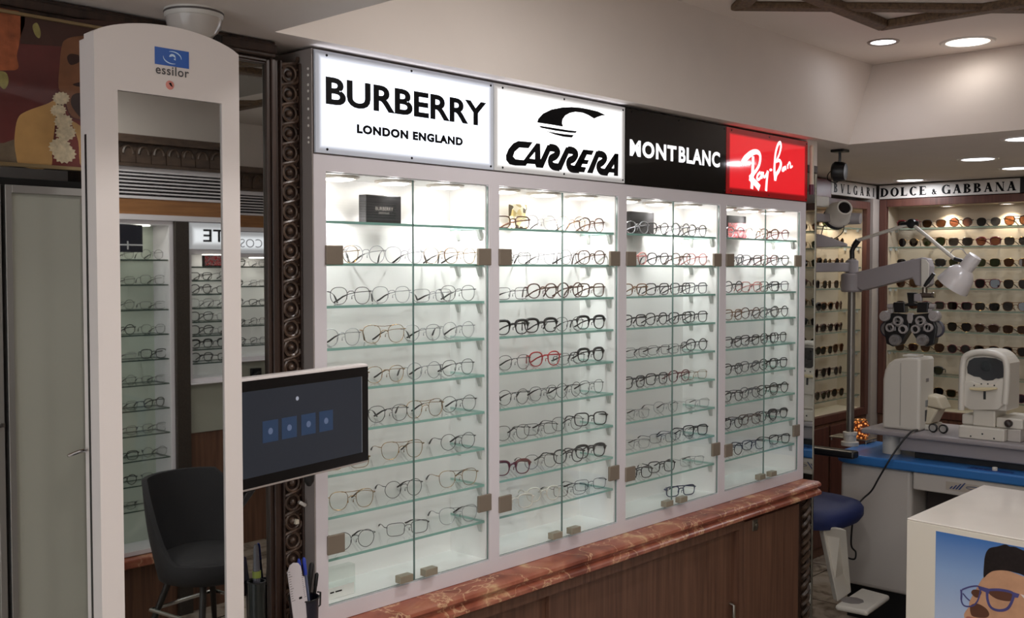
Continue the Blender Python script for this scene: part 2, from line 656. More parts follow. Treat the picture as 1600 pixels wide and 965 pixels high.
# ================================================================== LIT DISPLAY CABINETS
ZS = [1.757 - .1013 * i for i in range(9)]
Z_BOT, Z_OB, Z_OT, Z_BD, Z_TOP, DEP = .798, .8366, 1.8714, 1.9097, 2.152, .156
UNITS = [(1.470, 1.505, 2.054, 2.074), (2.074, 2.0944, 2.6361, 2.658), (2.658, 2.6797, 3.2324, 3.2535), (3.2535, 3.2749, 3.827, 3.870)]
BAYW = ['first', 'second', 'third', 'fourth']
BAYSIGN = ['under the black lettered white sign', 'under the white winged emblem sign', 'under the black sign', 'under the red sign']
M_HINGE = mat('hinge_metal', (138, 126, 112), .4, .3)
M_LOCK = mat('lock_metal', (164, 156, 138), .35, .4)
M_BRACKET = mat('bracket_clear', (190, 194, 190), .2)


def cabinet(i):
    x0, a, b, x1 = UNITS[i]
    t = thing('display_cabinet', 'white lit display cabinet, %s bay from left, %s' % (BAYW[i], BAYSIGN[i]), 'display cabinet', ((x0 + x1) / 2, 0, Z_BOT), 0, 'lit display cabinets')
    mb = MB()
    mb.box((x0, 0, Z_BOT), (a, DEP, Z_BD)).box((b, 0, Z_BOT), (x1, DEP, Z_BD))
    mb.box((a, 0, Z_BOT), (b, DEP, Z_OB)).box((a, 0, Z_OT), (b, DEP, Z_BD))
    mb.build('carcass', M_WHITE, t, world=True)
    MB().box((a, DEP - .004, Z_OB), (b, DEP, Z_OT)).build('back_panel', M_INNER, t, world=True)
    li = MB()
    li.box((a, .012, Z_OB), (a + .003, DEP - .004, Z_OT)).box((b - .003, .012, Z_OB), (b, DEP - .004, Z_OT))
    li.box((a + .003, .012, Z_OB), (b - .003, DEP - .004, Z_OB + .002)).box((a + .003, .012, Z_OT - .002), (b - .003, DEP - .004, Z_OT))
    li.build('lining', M_INNER, t, world=True)
    for z in ZS:
        s = MB()
        s.box((a + .005, .014, z - .0065), (b - .005, DEP - .006, z))
        s.mi = [0, 0, 1, 1, 0, 1]
        sh = s.build('glass_shelf', [M_SHELFGLASS, M_SHELFEDGE], t, world=True)
        for x, sg in ((a + .003, 1), (b - .003, -1)):
            for y in (.03, .115):
                q = MB().prism([(x, y - .006, z - .0066), (x + sg * .014, y - .006, z - .0066), (x + sg * .012, y - .006, z - .012), (x + sg * .003, y - .006, z - .034), (x, y - .006, z - .034)], (0, .012, 0))
                q.build('shelf_bracket', M_BRACKET, sh, world=True)
    mid = (a + b) / 2 + (.002, .005, -.01, .01)[i]
    for k, (p, q) in enumerate(((a + .002, mid - .001), (mid + .001, b - .002))):
        d = MB().box((p, .003, Z_OB + .004), (q, .008, Z_OT - .004))
        d.mi = [1, 1, 0, 1, 0, 1]
        d = d.build('glass_door', [M_PANE, mat('pane_edge', (110, 134, 128), .15)], t, world=True)
        hx = a - .004 if k == 0 else b + .004
        sg = 1 if k == 0 else -1
        for hz in (1.675, .985 if k == 0 else 1.0):
            h = MB().box((hx, -.006, hz - .023), (hx + sg * .05, .0028, hz + .023))
            h.build('hinge', M_HINGE, d, world=True, bevel=.002)
        lx = mid + (-.045 if k == 0 else .04)
        MB().box((lx - .022, -.02, Z_OB + .012), (lx + .02, .0028, Z_OB + .031)).cyl((lx + .0205, -.008, Z_OB + .0215), (lx + .0235, -.008, Z_OB + .0215), .0055, n=12).build('door_lock', M_LOCK, d, world=True, bevel=.002)
    w = b - a
    for k in range(3):
        c = Vector((a + w * (.17 + .33 * k), .075, Z_OT - .002))
        pk = MB().lathe([(.052, 0), (.052, -.004), (.044, -.007), (.04, -.0035)], c)
        pk = pk.build('puck_light', mat('puck_ring', (205, 196, 186), .3), t, 40, world=True)
        MB().lathe([(.04, -.0036), (.037, -.008), (.028, -.0105), (0, -.0115)], c, n=24).build('puck_disc', M_DISC, pk, world=True)
        lamp('puck_lamp', 'SPOT', c + Vector((0, .012, -.014)), P_PUCK, (1, .97, .95), t, size=.025, spot=2.0, blend=.45)
        lamp('puck_fill', 'POINT', c + Vector((0, 0, -.03)), P_PUCK * .022, (1, .97, .95), t, size=.015)  # extra point lamp added under each puck to brighten the cabinet ceiling
    return t


for i in range(4):
    cabinet(i)

# ------------------------------------------------------------------ sign boxes
SX = [1.470, 2.0665, 2.6617, 3.2595, 3.870]
SW = [SX[k + 1] - SX[k] for k in range(4)]
SH = Z_TOP - Z_BD - .002
FACE = -.006
sign_lab = ['white backlit shop sign with bold black letters, leftmost above the cabinets', 'white backlit sign with black winged emblem above slanted letters', 'black shop sign with white block letters above the third bay', 'red backlit sign with white handwritten letters above the fourth bay']
M_SIGN = [lightbox('sign_white_cool', (236, 242, 255), SW[0], SH, 2.0), lightbox('sign_white', (250, 250, 250), SW[1], SH, 2.2),
          mat('sign_black', (14, 13, 13), .06, spec=.35), lightbox('sign_red', (232, 36, 44), SW[3], SH, .8, .024, .014, .04, .07)]
SIGNS = []
for k in range(4):
    t = thing('sign_box', sign_lab[k], 'illuminated sign', (SX[k], 0, Z_BD + .001), 0, 'sign boxes over the lit cabinets')
    SIGNS.append(t)
    MB().box((.0015, 0, 0), (SW[k] - .0015, .15, SH)).build('housing', [mat('sign_housing', (120, 112, 108), .5), mat('sign_housing_dark', (30, 16, 16), .5)][k > 1], t)
    fp_ = MB().box((.002, FACE, .002), (SW[k] - .002, -.0005, SH - .002))
    fp_.mi = [0, 1, 0, 0, 0, 0]
    edge = [mat('acrylic_edge', (236, 240, 255), .2, em=5), MATS.get('acrylic_edge'), M_SIGN[2], mat('acrylic_edge_red', (232, 60, 60), .2, em=2)][k] or MATS['acrylic_edge']
    fp_.build('face_panel', [M_SIGN[k], edge], t)
    for sx in ((.035, SW[k] / 2, SW[k] - .012)):
        for sz in (.011, SH - .011):
            MB().lathe([(.0032, 0), (.0028, .0015), (0, .0018)], (sx, FACE, sz), (0, -1, 0), 10).build('screw', M_INK, t)
YT = FACE - .0012     # letters stand on the acrylic


def onsign(px, py):
    return P(px, py, 'y', YT)


M_LETW = mat('letter_white', (252, 252, 255), .4, em=.9)
u1, v1 = Vector((1, 0, 0)), Vector((0, 0, 1))


def sign_text(k, s, pl_top, pl_bot, pr_bot, m, **kw):
    a, b, c = onsign(*pl_bot), onsign(*pl_top), onsign(*pr_bot)
    return lettering(s, (a.x, YT, a.z), u1, v1, c.x - a.x, b.z - a.z, m, SIGNS[k], **kw)


sign_text(0, 'BURBERRY', (509, 119), (509, 162.5), (760, 200), M_INK, bold=.03)
sign_text(0, 'LONDON ENGLAND', (557.5, 193.5), (557.5, 208), (723.2, 228), M_INK, bold=.065, spacing=1.14)
for ch, q0, q1 in (('MONT', (984, 217, 243.3), 1057), ('BLANC', (1060.5, 228, 253.5), 1125)):
    a, b, c = onsign(q0[0], q0[2]), onsign(q0[0], q0[1]), onsign(q1, 240)
    lettering(ch, (a.x, YT, a.z), u1, v1, c.x - a.x, b.z - a.z, M_LETW, SIGNS[2], bold=.038, spacing=1.12)

# winged emblem and slanted letters, flat cut film
cz = lambda x, y: onsign(780 + x / 6.895, 150 + y / 6.895)


def film(polys, strokes, m, parent, conv, off=(0, -.0006, 0)):
    mb = MB()
    for p in polys:
        mb.prism([conv(*q) for q in p], off)
    for pts, w in strokes:
        scale = (conv(100, 100) - conv(200, 100)).length / 100
        sp = smooth_path([conv(*q) for q in pts], 6) if len(pts) > 2 else [conv(*q) for q in pts]
        ws = w if isinstance(w, (list, tuple)) else [w] * len(pts)
        n = len(sp)
        wl = []
        for i in range(n):
            f = i * (len(ws) - 1) / max(1, n - 1)
            j = min(int(f), len(ws) - 2) if len(ws) > 1 else 0
            wl.append((ws[j] + (ws[min(j + 1, len(ws) - 1)] - ws[j]) * (f - j)) * scale)
        ribbon(mb, sp, wl)
    return mb.build('lettering', m, parent, world=True)


film([[(408, 285), (420, 245), (470, 190), (560, 145), (680, 122), (780, 118), (870, 125), (965, 142), (1060, 165), (1145, 205), (1100, 212), (1060, 225), (1022, 243), (960, 205), (900, 180), (820, 170), (760, 182), (710, 210), (682, 250), (675, 290), (688, 330), (560, 308)],
      [(425, 318), (600, 345), (750, 368), (836, 378), (822, 398), (740, 392), (600, 372), (450, 342)],
      [(495, 375), (600, 395), (700, 410), (803, 420), (782, 448), (690, 438), (600, 415)]], [], M_INK, SIGNS[1], cz).name = 'emblem'
film([[(360, 497), (205, 483), (150, 510), (100, 570), (72, 640), (75, 690), (110, 735), (170, 748), (285, 752), (312, 695), (265, 690), (175, 680), (148, 650), (165, 600), (215, 555), (315, 562)],
      [(262, 692), (400, 508), (440, 512), (385, 600), (325, 672), (300, 728), (285, 752)], [(385, 590), (440, 512), (445, 690), (400, 768), (385, 735)], [(325, 672), (385, 680), (400, 735), (300, 728)],
      [(520, 525), (575, 533), (470, 775), (395, 768), (443, 690)], [(720, 550), (775, 558), (668, 797), (600, 792)],
      [(905, 575), (965, 583), (860, 808), (785, 795)], [(905, 575), (1020, 588), (996, 636), (890, 625)], [(870, 680), (966, 690), (948, 735), (850, 727)], [(790, 745), (937, 768), (915, 822), (790, 812)],
      [(1045, 592), (1095, 600), (1005, 832), (945, 826)],
      [(1100, 835), (1245, 618), (1285, 622), (1240, 730), (1170, 845)], [(1238, 630), (1285, 622), (1280, 862), (1235, 858)], [(1190, 775), (1245, 780), (1245, 828), (1165, 822)]],
     [([(540, 555), (600, 563), (632, 600), (606, 645), (560, 672), (552, 718), (580, 755), (650, 768)], 58), ([(740, 580), (798, 590), (828, 625), (802, 672), (756, 698), (748, 742), (778, 782), (860, 790)], 58),
      ([(1062, 622), (1115, 632), (1142, 665), (1116, 710), (1076, 738), (1072, 778), (1100, 812), (1170, 822)], 56)], M_INK, SIGNS[1], cz)
rz_ = lambda x, y: onsign(1130 + x / 6.893, 180 + y / 6.893)
dot = [(512 + 15 * math.cos(a * PI / 6), 588 + 15 * math.sin(a * PI / 6)) for a in range(12)]
film([dot], [([(203, 520), (240, 465), (300, 412), (350, 393), (388, 410), (400, 460), (385, 540), (340, 615), (285, 670)], [38, 40, 36, 30, 26, 24, 22, 22, 26]), ([(322, 440), (319, 560), (314, 700), (308, 792)], [26, 30, 32, 30]),
             ([(282, 672), (340, 722), (392, 785)], [30, 38, 40]), ([(402, 612), (374, 640), (364, 680), (386, 690), (412, 648), (418, 612)], 17), ([(420, 608), (414, 650), (418, 684)], 17), ([(432, 608), (432, 650), (450, 662), (482, 604)], 17), ([(484, 600), (470, 700), (462, 816)], [18, 22, 24]),
             ([(562, 702), (552, 600), (556, 500), (566, 400), (590, 318), (614, 296), (622, 340), (604, 420), (568, 500)], [24, 24, 22, 20, 20, 22, 20, 16, 14]), ([(568, 502), (604, 486), (622, 526), (602, 590), (572, 640), (560, 702)], [14, 20, 26, 26, 26, 22]),
             ([(668, 556), (644, 570), (638, 596), (656, 590), (670, 556)], 14), ([(674, 545), (670, 572), (680, 584)], 14), ([(694, 528), (697, 576)], 14), ([(695, 545), (712, 508), (724, 524), (724, 562), (748, 546)], 13)], M_LETW, SIGNS[3], rz_)
# little rows of adjustment holes on the cabinet's left flank
t = thing('side_panel', 'grey end panel with a row of small pale plugs left of the cabinets', 'panel', (1.469, .07, Z_BOT))
MB().box((1.4665, .001, Z_BOT), (1.4699, .155, Z_TOP)).build('panel', mat('side_grey', (150, 142, 138), .5), t, world=True)
M_PLUG = mat('plug', (236, 232, 228), .3)
for py in (107, 117, 132, 142, 154, 170, 184, 196, 215, 222):
    p = P(482.5, py, 'x', 1.4665)
    MB().lathe([(.0034, 0), (.0026, .0015), (0, .002)], (1.4665, .014, p.z), (-1, 0, 0), 10).build('plug', M_PLUG, t, world=True)

# ------------------------------------------------------------------ marble counter and wooden base
prof = [(.155, .7965), (-.068, .7965), (-.078, .79), (-.08, .782), (-.076, .776), (-.066, .772), (-.066, .767), (-.074, .764), (-.082, .757), (-.082, .748), (-.074, .742), (.155, .742)]
o = MB().prism([(1.24, y, z) for y, z in prof], (2.63, 0, 0)).build('marble_counter', M_MARBLE, None, 40, origin=(2.5, 0, .742))
tag(o, 'red veined marble counter with moulded edge beneath the lit cabinets', 'counter')
t = thing('base_cabinet', 'brown wooden base cabinet with doors under the marble counter', 'cabinet', (2.5, -.02, 0))
BY = -.035
xa, xb = P(1163, 850, 'y', BY - .018).x, P(1248, 850, 'y', BY - .018).x
bd_ = MB().box((1.25, BY + .035, .05), (3.745, .15, .7415)).box((1.27, BY + .03, 0), (3.74, .034, .05))
bd_.box((1.25, BY - .018, .705), (xa - .002, BY + .0349, .7415)).box((xa - .035, BY - .018, .05), (xa - .002, BY + .0349, .705)).box((1.25, BY - .018, .05), (1.29, BY + .0349, .705)).box((1.29, BY - .018, .05), (xa - .035, BY + .0349, .09))
bd_.box((xa - .0019, BY, .05), (3.745, BY + .0349, .7415))
bd_.build('body', M_BROWN, t, world=True)
xm = (1.29 + xa - .035) / 2
for k, (a, b) in enumerate(((1.292, xm + .02), (xm - .02, xa - .037))):
    d = MB().box((a, BY + .004 + .014 * (1 - k), .092), (b, BY + .016 + .014 * (1 - k), .703)).build('sliding_door', M_BROWN, t, world=True)
    if k:
        hp = P(1141, 955, 'y', BY + .003)
        MB().tube([(hp.x, BY + .0035, hp.z + .03), (hp.x, BY - .012, hp.z + .026), (hp.x, BY - .012, hp.z - .075), (hp.x, BY + .0035, hp.z - .08)], .006, 8).build('handle', M_STEEL, d, world=True, smooth=40)
d = MB().box((xa, BY - .018, .07), (xb, BY - .0005, .725)).build('door', M_BROWN, t, world=True, bevel=.002)
lp = P(1180, 820, 'y', BY - .02)
MB().box((lp.x - .018, BY - .021, lp.z - .02), (lp.x + .018, BY - .0181, lp.z + .02)).cyl((lp.x + .004, BY - .021, lp.z), (lp.x + .004, BY - .027, lp.z), .008, n=16).build('lock_plate', M_STEEL, d, world=True, bevel=.001)
# rope-carved pilaster at the right end of the base
t = thing('carved_pilaster', 'narrow rope carved wooden pilaster at the right end of the base cabinet', 'pilaster', (3.79, -.03, 0))
MB().box((3.752, -.045, 0), (3.83, .15, .7415)).build('post', M_DARKWOOD, t, world=True, bevel=.003)
rope = MB()
for s in range(2):
    rope.tube([(3.795 + .017 * math.cos(q * .55 + PI * s), -.052 + .009 * math.sin(q * .55 + PI * s), .004 + q * .0061) for q in range(120)], .010, 6)
rope.build('rope_carving', wood('rope_wood', (40, 30, 24), (78, 60, 46), (40, 40, 40), .4), t, 50, world=True)
# ================================================================== EYEGLASSES
FR = {
    'gold': ((170, 132, 80), .25, 1), 'silver': ((150, 150, 154), .3, .8), 'black wire': ((38, 36, 38), .35, .3), 'black': ((20, 18, 19), .3, 0),
    'brown': ((74, 46, 32), .3, 0), 'tortoise': ((106, 70, 34), .3, 0), 'red': ((170, 34, 38), .3, 0), 'pink': ((176, 112, 108), .3, 0),
    'clear': ((226, 222, 214), .15, 0), 'grey': ((96, 96, 100), .3, 0), 'wine': ((92, 26, 32), .3, 0), 'navy': ((34, 42, 78), .3, 0)}
SHAPES = {  # half width, half height, exponent, taper
    'round': (.0235, .0225, 2.0, .05), 'panto': (.0248, .0215, 2.35, .16), 'rectangular': (.0265, .0172, 3.6, .10),
    'square': (.0262, .0205, 3.2, .12), 'aviator': (.0272, .0235, 2.5, .22), 'browline': (.0262, .0205, 2.7, .18)}


def frame_mat(c):
    q = FR[c]
    return mat('frame_' + c.replace(' ', '_'), q[0], q[1], q[2])


def lens_outline(shape, n=28, k=1.0):
    w, h, e, tp = SHAPES[shape]
    out = []
    for i in range(n):
        a = 2 * PI * i / n
        c, s = math.cos(a), math.sin(a)
        x = w * math.copysign(abs(c) ** (2 / e), c)
        z = h * math.copysign(abs(s) ** (2 / e), s)
        x *= 1 - tp * (1 - (z / h + 1) / 2)
        out.append((x * k, z * k))
    return out


GMESH = {}


def glasses_meshes(shape, colour, fold, tint=None, simple=False):
    """[(part name, mesh, label)] ; origin on the shelf under the bridge, front faces -y"""
    key = (shape, colour, fold, tint, simple)
    if key in GMESH:
        return GMESH[key]
    metal = colour in ('gold', 'silver', 'black wire')
    r = .00085 if metal else .0019
    w, h, e, tp = SHAPES[shape]
    cxx = w + .0088
    z0 = h + r
    fm = frame_mat(colour)
    M = MB()
    for sg in (-1, 1):
        ol = lens_outline(shape)
        pts = [(sg * (cxx + x), .0035 * abs(x) / w if x > 0 else 0, z0 + z) for x, z in ol]
        rs = [r * (2.0 if (shape == 'browline' and z > h * .25) else 1) for x, z in ol]
        if not metal:
            rs = [q * (1.15 if z > 0 else .9) for q, (x, z) in zip(rs, ol)]
        M.tube(pts, rs, 6, closed=True)
        xo = cxx + w
        M.tube([(sg * (xo - .002), .0025, z0 + h * .45), (sg * (xo + .003), .003, z0 + h * .5), (sg * (xo + .0045), .008, z0 + h * .5)], r * 1.25, 6)
        # nose pads
        M.tube([(sg * (cxx - w + .001), .001, z0 + .001), (sg * .0075, .008, z0 - .001), (sg * .0072, .008, z0 - .009)], [r * .6, r * .6, .0014], 5)
    bz = z0 + h * (.42 if shape != 'aviator' else .3)
    M.tube([(-(cxx - w) - .0012, 0, bz - .002), (-.005, -.002, bz + .0025), (.005, -.002, bz + .0025), ((cxx - w) + .0012, 0, bz - .002)], r * 1.1, 6)
    if shape == 'aviator':
        M.tube([(-cxx * .8, 0, z0 + h * .93), (0, -.002, z0 + h * .86), (cxx * .8, 0, z0 + h * .93)], r, 6)
    parts = []
    tm = frame_mat('black') if metal else fm
    T = []
    hz = z0 + h * .5
    xo = cxx + w + .0045
    for sg, f in ((-1, fold), (1, fold * .75)):
        a = math.radians(f)
        dx, dy = -sg * math.sin(a), math.cos(a)
        q = lambda s, z: (sg * xo + dx * s, .008 + dy * s, z)
        B = MB()
        rt_ = r * (1.0 if metal else 1.05)
        B.tube([q(0, hz), q(.04, hz * .9), q(.066, hz * .74)], [rt_ * 1.2, rt_, rt_], 6)
        B.m = 1
        B.tube([q(.066, hz * .74), q(.082, hz * .54), q(.1, hz * .2), q(.108, .0028)], [rt_ * 1.3, .0021, .0026, .0022], 6)
        T.append(B)
    L = []
    for sg in (-1, 1):
        ol = lens_outline(shape, 22, .985)
        B = MB()
        B.prism([(sg * (cxx + x), .0008 + (.0035 * abs(x) / w if x > 0 else 0), z0 + z) for x, z in ol], (0, .0012, 0))
        L.append(B)
    lm = M_LENS if tint is None else tint
    if simple:
        S = MB()
        S.v, S.f, S.mi = list(M.v), list(M.f), [0] * len(M.f)
        for B in T:
            S.m = 0
            n = len(S.v)
            S.v += B.v
            S.f += [tuple(i + n for i in fc) for fc in B.f]
            S.mi += [i * 1 for i in B.mi]
        for B in L:
            n = len(S.v)
            S.v += B.v
            S.f += [tuple(i + n for i in fc) for fc in B.f]
            S.mi += [2] * len(B.f)
        parts = [('eyeglasses', S, [fm, tm, lm])]
    else:
        parts = [('front_frame', M, [fm])] + [('temple', B, [fm, tm]) for B in T] + [('lens', B, [lm]) for B in L]
    res = []
    for nm, B, ms in parts:
        o = B.build(nm, ms, None, 60)
        res.append((nm, o.data))
        bpy.data.objects.remove(o)
    GMESH[key] = res
    return res


def put_glasses(shape, colour, fold, loc, rz, label, group, tint=None, simple=False, name='eyeglasses', cat='eyeglasses', scale=1.0):
    ms = glasses_meshes(shape, colour, fold, tint, simple)
    if simple:
        o = bpy.data.objects.new(name, ms[0][1])
        o.location = loc
        o.rotation_euler = (0, 0, rz)
        o.scale = (scale,) * 3
        link(o)
        return tag(o, label, cat, group)
    t = thing(name, label, cat, loc, rz, group)
    t.scale = (scale,) * 3
    for nm, me in ms:
        o = bpy.data.objects.new(nm, me)
        link(o, t)
    return t


# rows of (photo pixel of the front's middle, shape, colour)
R_, P_, Q_, S_, A_, B_ = 'round', 'panto', 'rectangular', 'square', 'aviator', 'browline'
ROWS = [
    {1: [(530, P_, 'gold'), (572, R_, 'silver'), (632, P_, 'silver'), (690, P_, 'gold'), (731, P_, 'gold')],
     2: [(548, P_, 'black wire'), (612, P_, 'silver'), (676, Q_, 'silver'), (729, P_, 'black wire')],
     3: [(533, P_, 'silver'), (600, A_, 'gold'), (660, P_, 'silver'), (719, R_, 'silver')],
     4: [(545, P_, 'gold'), (602, P_, 'gold'), (663, R_, 'silver'), (724, P_, 'black wire')],
     5: [(545, P_, 'silver'), (606, P_, 'black wire'), (664, A_, 'gold'), (723, R_, 'black wire')],
     6: [(540, Q_, 'gold'), (628, A_, 'gold'), (716, R_, 'black wire')],
     7: [(548, A_, 'gold'), (630, R_, 'black wire'), (716, A_, 'gold')],
     8: [(552, R_, 'black wire'), (636, Q_, 'black wire'), (716, A_, 'silver')]},
    {0: [(801, Q_, 'brown'), (845, P_, 'silver'), (893, R_, 'gold'), (937, P_, 'brown')],
     1: [(806, Q_, 'black wire'), (846, P_, 'silver'), (896, R_, 'black wire'), (936, P_, 'brown')],
     2: [(801, Q_, 'black wire'), (848, P_, 'brown'), (892, R_, 'brown'), (935, S_, 'brown')],
     3: [(801, B_, 'black'), (846, B_, 'black'), (891, P_, 'black wire'), (933, B_, 'black')],
     4: [(804, P_, 'black wire'), (852, P_, 'red'), (893, Q_, 'black wire'), (933, B_, 'black')],
     5: [(803, R_, 'black wire'), (850, P_, 'black wire'), (890, R_, 'black wire'), (932, P_, 'black wire')],
     6: [(802, P_, 'black wire'), (846, Q_, 'black wire'), (888, P_, 'black wire'), (932, S_, 'black')],
     7: [(801, B_, 'wine'), (846, P_, 'black wire'), (890, P_, 'black'), (932, B_, 'black')],
     8: [(805, S_, 'clear'), (850, P_, 'clear'), (892, Q_, 'black wire'), (933, Q_, 'black wire')]},
    {0: [(996, P_, 'grey'), (1029, P_, 'black'), (1064, R_, 'grey'), (1099, P_, 'black')],
     1: [(994, P_, 'pink'), (1029, P_, 'black'), (1065, P_, 'brown'), (1100, P_, 'pink')],
     2: [(992, S_, 'tortoise'), (1028, S_, 'black'), (1064, S_, 'black'), (1099, S_, 'grey')],
     3: [(991, S_, 'black'), (1027, P_, 'black'), (1064, S_, 'black'), (1099, S_, 'black')],
     4: [(996, Q_, 'black wire'), (1031, Q_, 'black wire'), (1064, Q_, 'black wire'), (1099, R_, 'black')],
     5: [(992, S_, 'black'), (1028, S_, 'black'), (1063, P_, 'wine'), (1099, Q_, 'gold')],
     6: [(996, Q_, 'silver'), (1042, P_, 'silver'), (1094, Q_, 'silver')],
     7: [(996, Q_, 'silver'), (1038, Q_, 'black wire'), (1068, P_, 'black wire'), (1099, S_, 'black')],
     8: [(1000, S_, 'black'), (1036, S_, 'black'), (1084, Q_, 'silver')]},
    {0: [(1149, P_, 'grey'), (1178, R_, 'clear'), (1202, P_, 'tortoise'), (1228, P_, 'wine')],
     1: [(1148, P_, 'grey'), (1175, S_, 'black'), (1202, P_, 'wine'), (1230, P_, 'black')],
     2: [(1147, R_, 'black'), (1175, S_, 'pink'), (1203, S_, 'black'), (1230, S_, 'grey')],
     3: [(1147, S_, 'tortoise'), (1174, R_, 'brown'), (1202, P_, 'grey'), (1229, R_, 'black')],
     4: [(1147, S_, 'black'), (1174, S_, 'black'), (1202, P_, 'black'), (1229, S_, 'black')],
     5: [(1147, P_, 'black'), (1174, P_, 'grey'), (1202, R_, 'black'), (1229, S_, 'black')],
     6: [(1147, P_, 'black'), (1174, R_, 'grey'), (1202, P_, 'black'), (1229, R_, 'black')],
     7: [(1147, P_, 'black'), (1174, S_, 'brown'), (1202, P_, 'black'), (1229, B_, 'black')],
     8: [(1147, R_, 'black'), (1180, S_, 'black'), (1222, S_, 'black')]}]
rnd = random.Random(11)
for bi, rows in enumerate(ROWS):
    x0, a, b, x1 = UNITS[bi]
    for ri, row in rows.items():
        for gi, (px, shape, colour) in enumerate(row):
            low = ri >= 6
            hw = SHAPES[shape][0] * 2 + .0135
            yy = .047 + (.004 if gi % 2 else -.004)
            x = P(px, 420, 'y', yy).x
            x = max(a + hw + .004, min(b - hw - .004, x))
            rz = -math.radians(rnd.uniform(13, 21) if low else rnd.uniform(3, 14))
            fold = rnd.choice((12, 15)) if low else rnd.choice((24, 34, 42))
            thick = 'thin' if colour in ('gold', 'silver', 'black wire') else 'chunky' if bi == 3 and ri > 3 else 'plastic'
            cw = {'gold': 'thin gold', 'silver': 'thin silver', 'black wire': 'thin black'}.get(colour, thick + ' ' + colour)
            lab = '%s %s eyeglasses, %s from left on the %s shelf of the %s lit bay' % (cw, shape, ORD[gi], ORD[ri], BAYW[bi])
            g = put_glasses(shape, colour, fold, (x, yy, ZS[ri] + .0004), rz, lab, 'eyeglasses in the lit cabinets', scale=(.97 if bi < 2 else .9))
            if (bi, ri, gi) in ((3, 7, 0), (2, 8, 0), (2, 8, 1)) or (rnd.random() < .06):
                MB().box((-.071, .03, .024), (-.0702, .05, .034)).build('price_tag', mat('tag_paper', (235, 232, 226), .6), g)
# folded pair lying on the floor of the third bay
g = put_glasses(Q_, 'navy', 42, (3.10, .07, Z_OB + .0025), math.radians(-20), 'dark blue eyeglasses lying on the bottom of the third lit bay', 'eyeglasses in the lit cabinets')

# boxes standing on the top shelves and on the bottom
M_CASE = mat('dark_box', (40, 39, 41), .5, noise=.1, nscale=60)


def tiny_text(s, p0, ux, w, h, m, parent, name='lettering'):
    return lettering(s, p0, ux, v1, w, h, m, parent, name=name)


def showbox(px0, px1, py_top, y0, d, m, label, name='display_box'):
    a, b = P(px0, 340, 'y', y0).x, P(px1, 340, 'y', y0).x
    h = P((px0 + px1) / 2, py_top, 'y', y0).z - ZS[0]
    t = thing(name, label, 'box', ((a + b) / 2, y0 + d / 2, ZS[0]), 0, 'boxes on the top shelves')
    MB().box((-(b - a) / 2, -d / 2, .0004), ((b - a) / 2, d / 2, h)).build('box_body', m, t, bevel=.002)
    return t, b - a, h, d


t, w, h, d = showbox(572, 627, 305, .075, .03, M_CASE, 'dark grey presentation box with tiny pale lettering on the top shelf of the first bay')
tiny_text('BURBERRY', (t.location.x - w * .24, .0745, ZS[0] + h * .47), u1, w * .5, .009, mat('box_print', (200, 196, 190), .5), t)
tiny_text('LONDON ENGLAND', (t.location.x - w * .15, .0745, ZS[0] + h * .35), u1, w * .3, .005, MATS['box_print'], t)


def patch(nt):
    v = nt.nodes.new('ShaderNodeTexVoronoi')
    v.inputs['Scale'].default_value = 70
    nt.links.new(obj_coords(nt, (1, 1, 1)), v.inputs['Vector'])
    return ramp(nt, v.outputs['Color'], [(.35, (60, 50, 30)), (.45, (214, 190, 120)), (.6, (236, 228, 200))])


showbox(802, 824, 319, .105, .02, ramp_mat('patterned_card', patch, .5), 'small yellow and black patterned card box behind glasses on the second bay top shelf')
showbox(985, 1022, 331, .1, .03, mat('black_card', (20, 19, 20), .6, spec=.2), 'plain black box behind glasses on the third bay top shelf')
t, w, h, d = showbox(1138, 1166, 337, .1, .03, mat('black_card', (20, 19, 20), .6, spec=.2), 'black box with a red picture front on the fourth bay top shelf')
rb = lambda nt: ramp(nt, (lambda n: (nt.links.new(obj_coords(nt, (40, 40, 40)), n.inputs['Vector']), n.outputs['Fac'])[1])(nt.nodes.new('ShaderNodeTexNoise')), [(.42, (190, 30, 40)), (.5, (214, 60, 66)), (.54, (240, 230, 230)), (.6, (60, 50, 60))])
MB().box((-w / 2, -d / 2 - .0008, .001), (w / 2, -d / 2 - .0001, h * .68)).build('picture_front', ramp_mat('red_picture', rb, .4), t)
# clear acrylic card at the bottom left of the first bay
t = thing('acrylic_holder', 'clear acrylic block with a small printed card on the bottom of the first bay', 'card holder', (1.56, .05, Z_OB))
MB().box((-.05, -.012, .002), (.055, .012, .075)).build('acrylic_block', glassmat('acrylic', (.93, .955, .94), .04), t)
MB().box((-.048, -.0145, .003), (.05, -.0126, .03)).build('card', mat('card_white', (232, 234, 230), .5), t)
mk = MB()
for q0, q1 in ((-.038, -.03), (-.024, -.012), (-.008, .012)):
    mk.box((q0, -.0149, .017), (q1, -.0146, .0205))
mk.build('printed_line', M_INK, t)

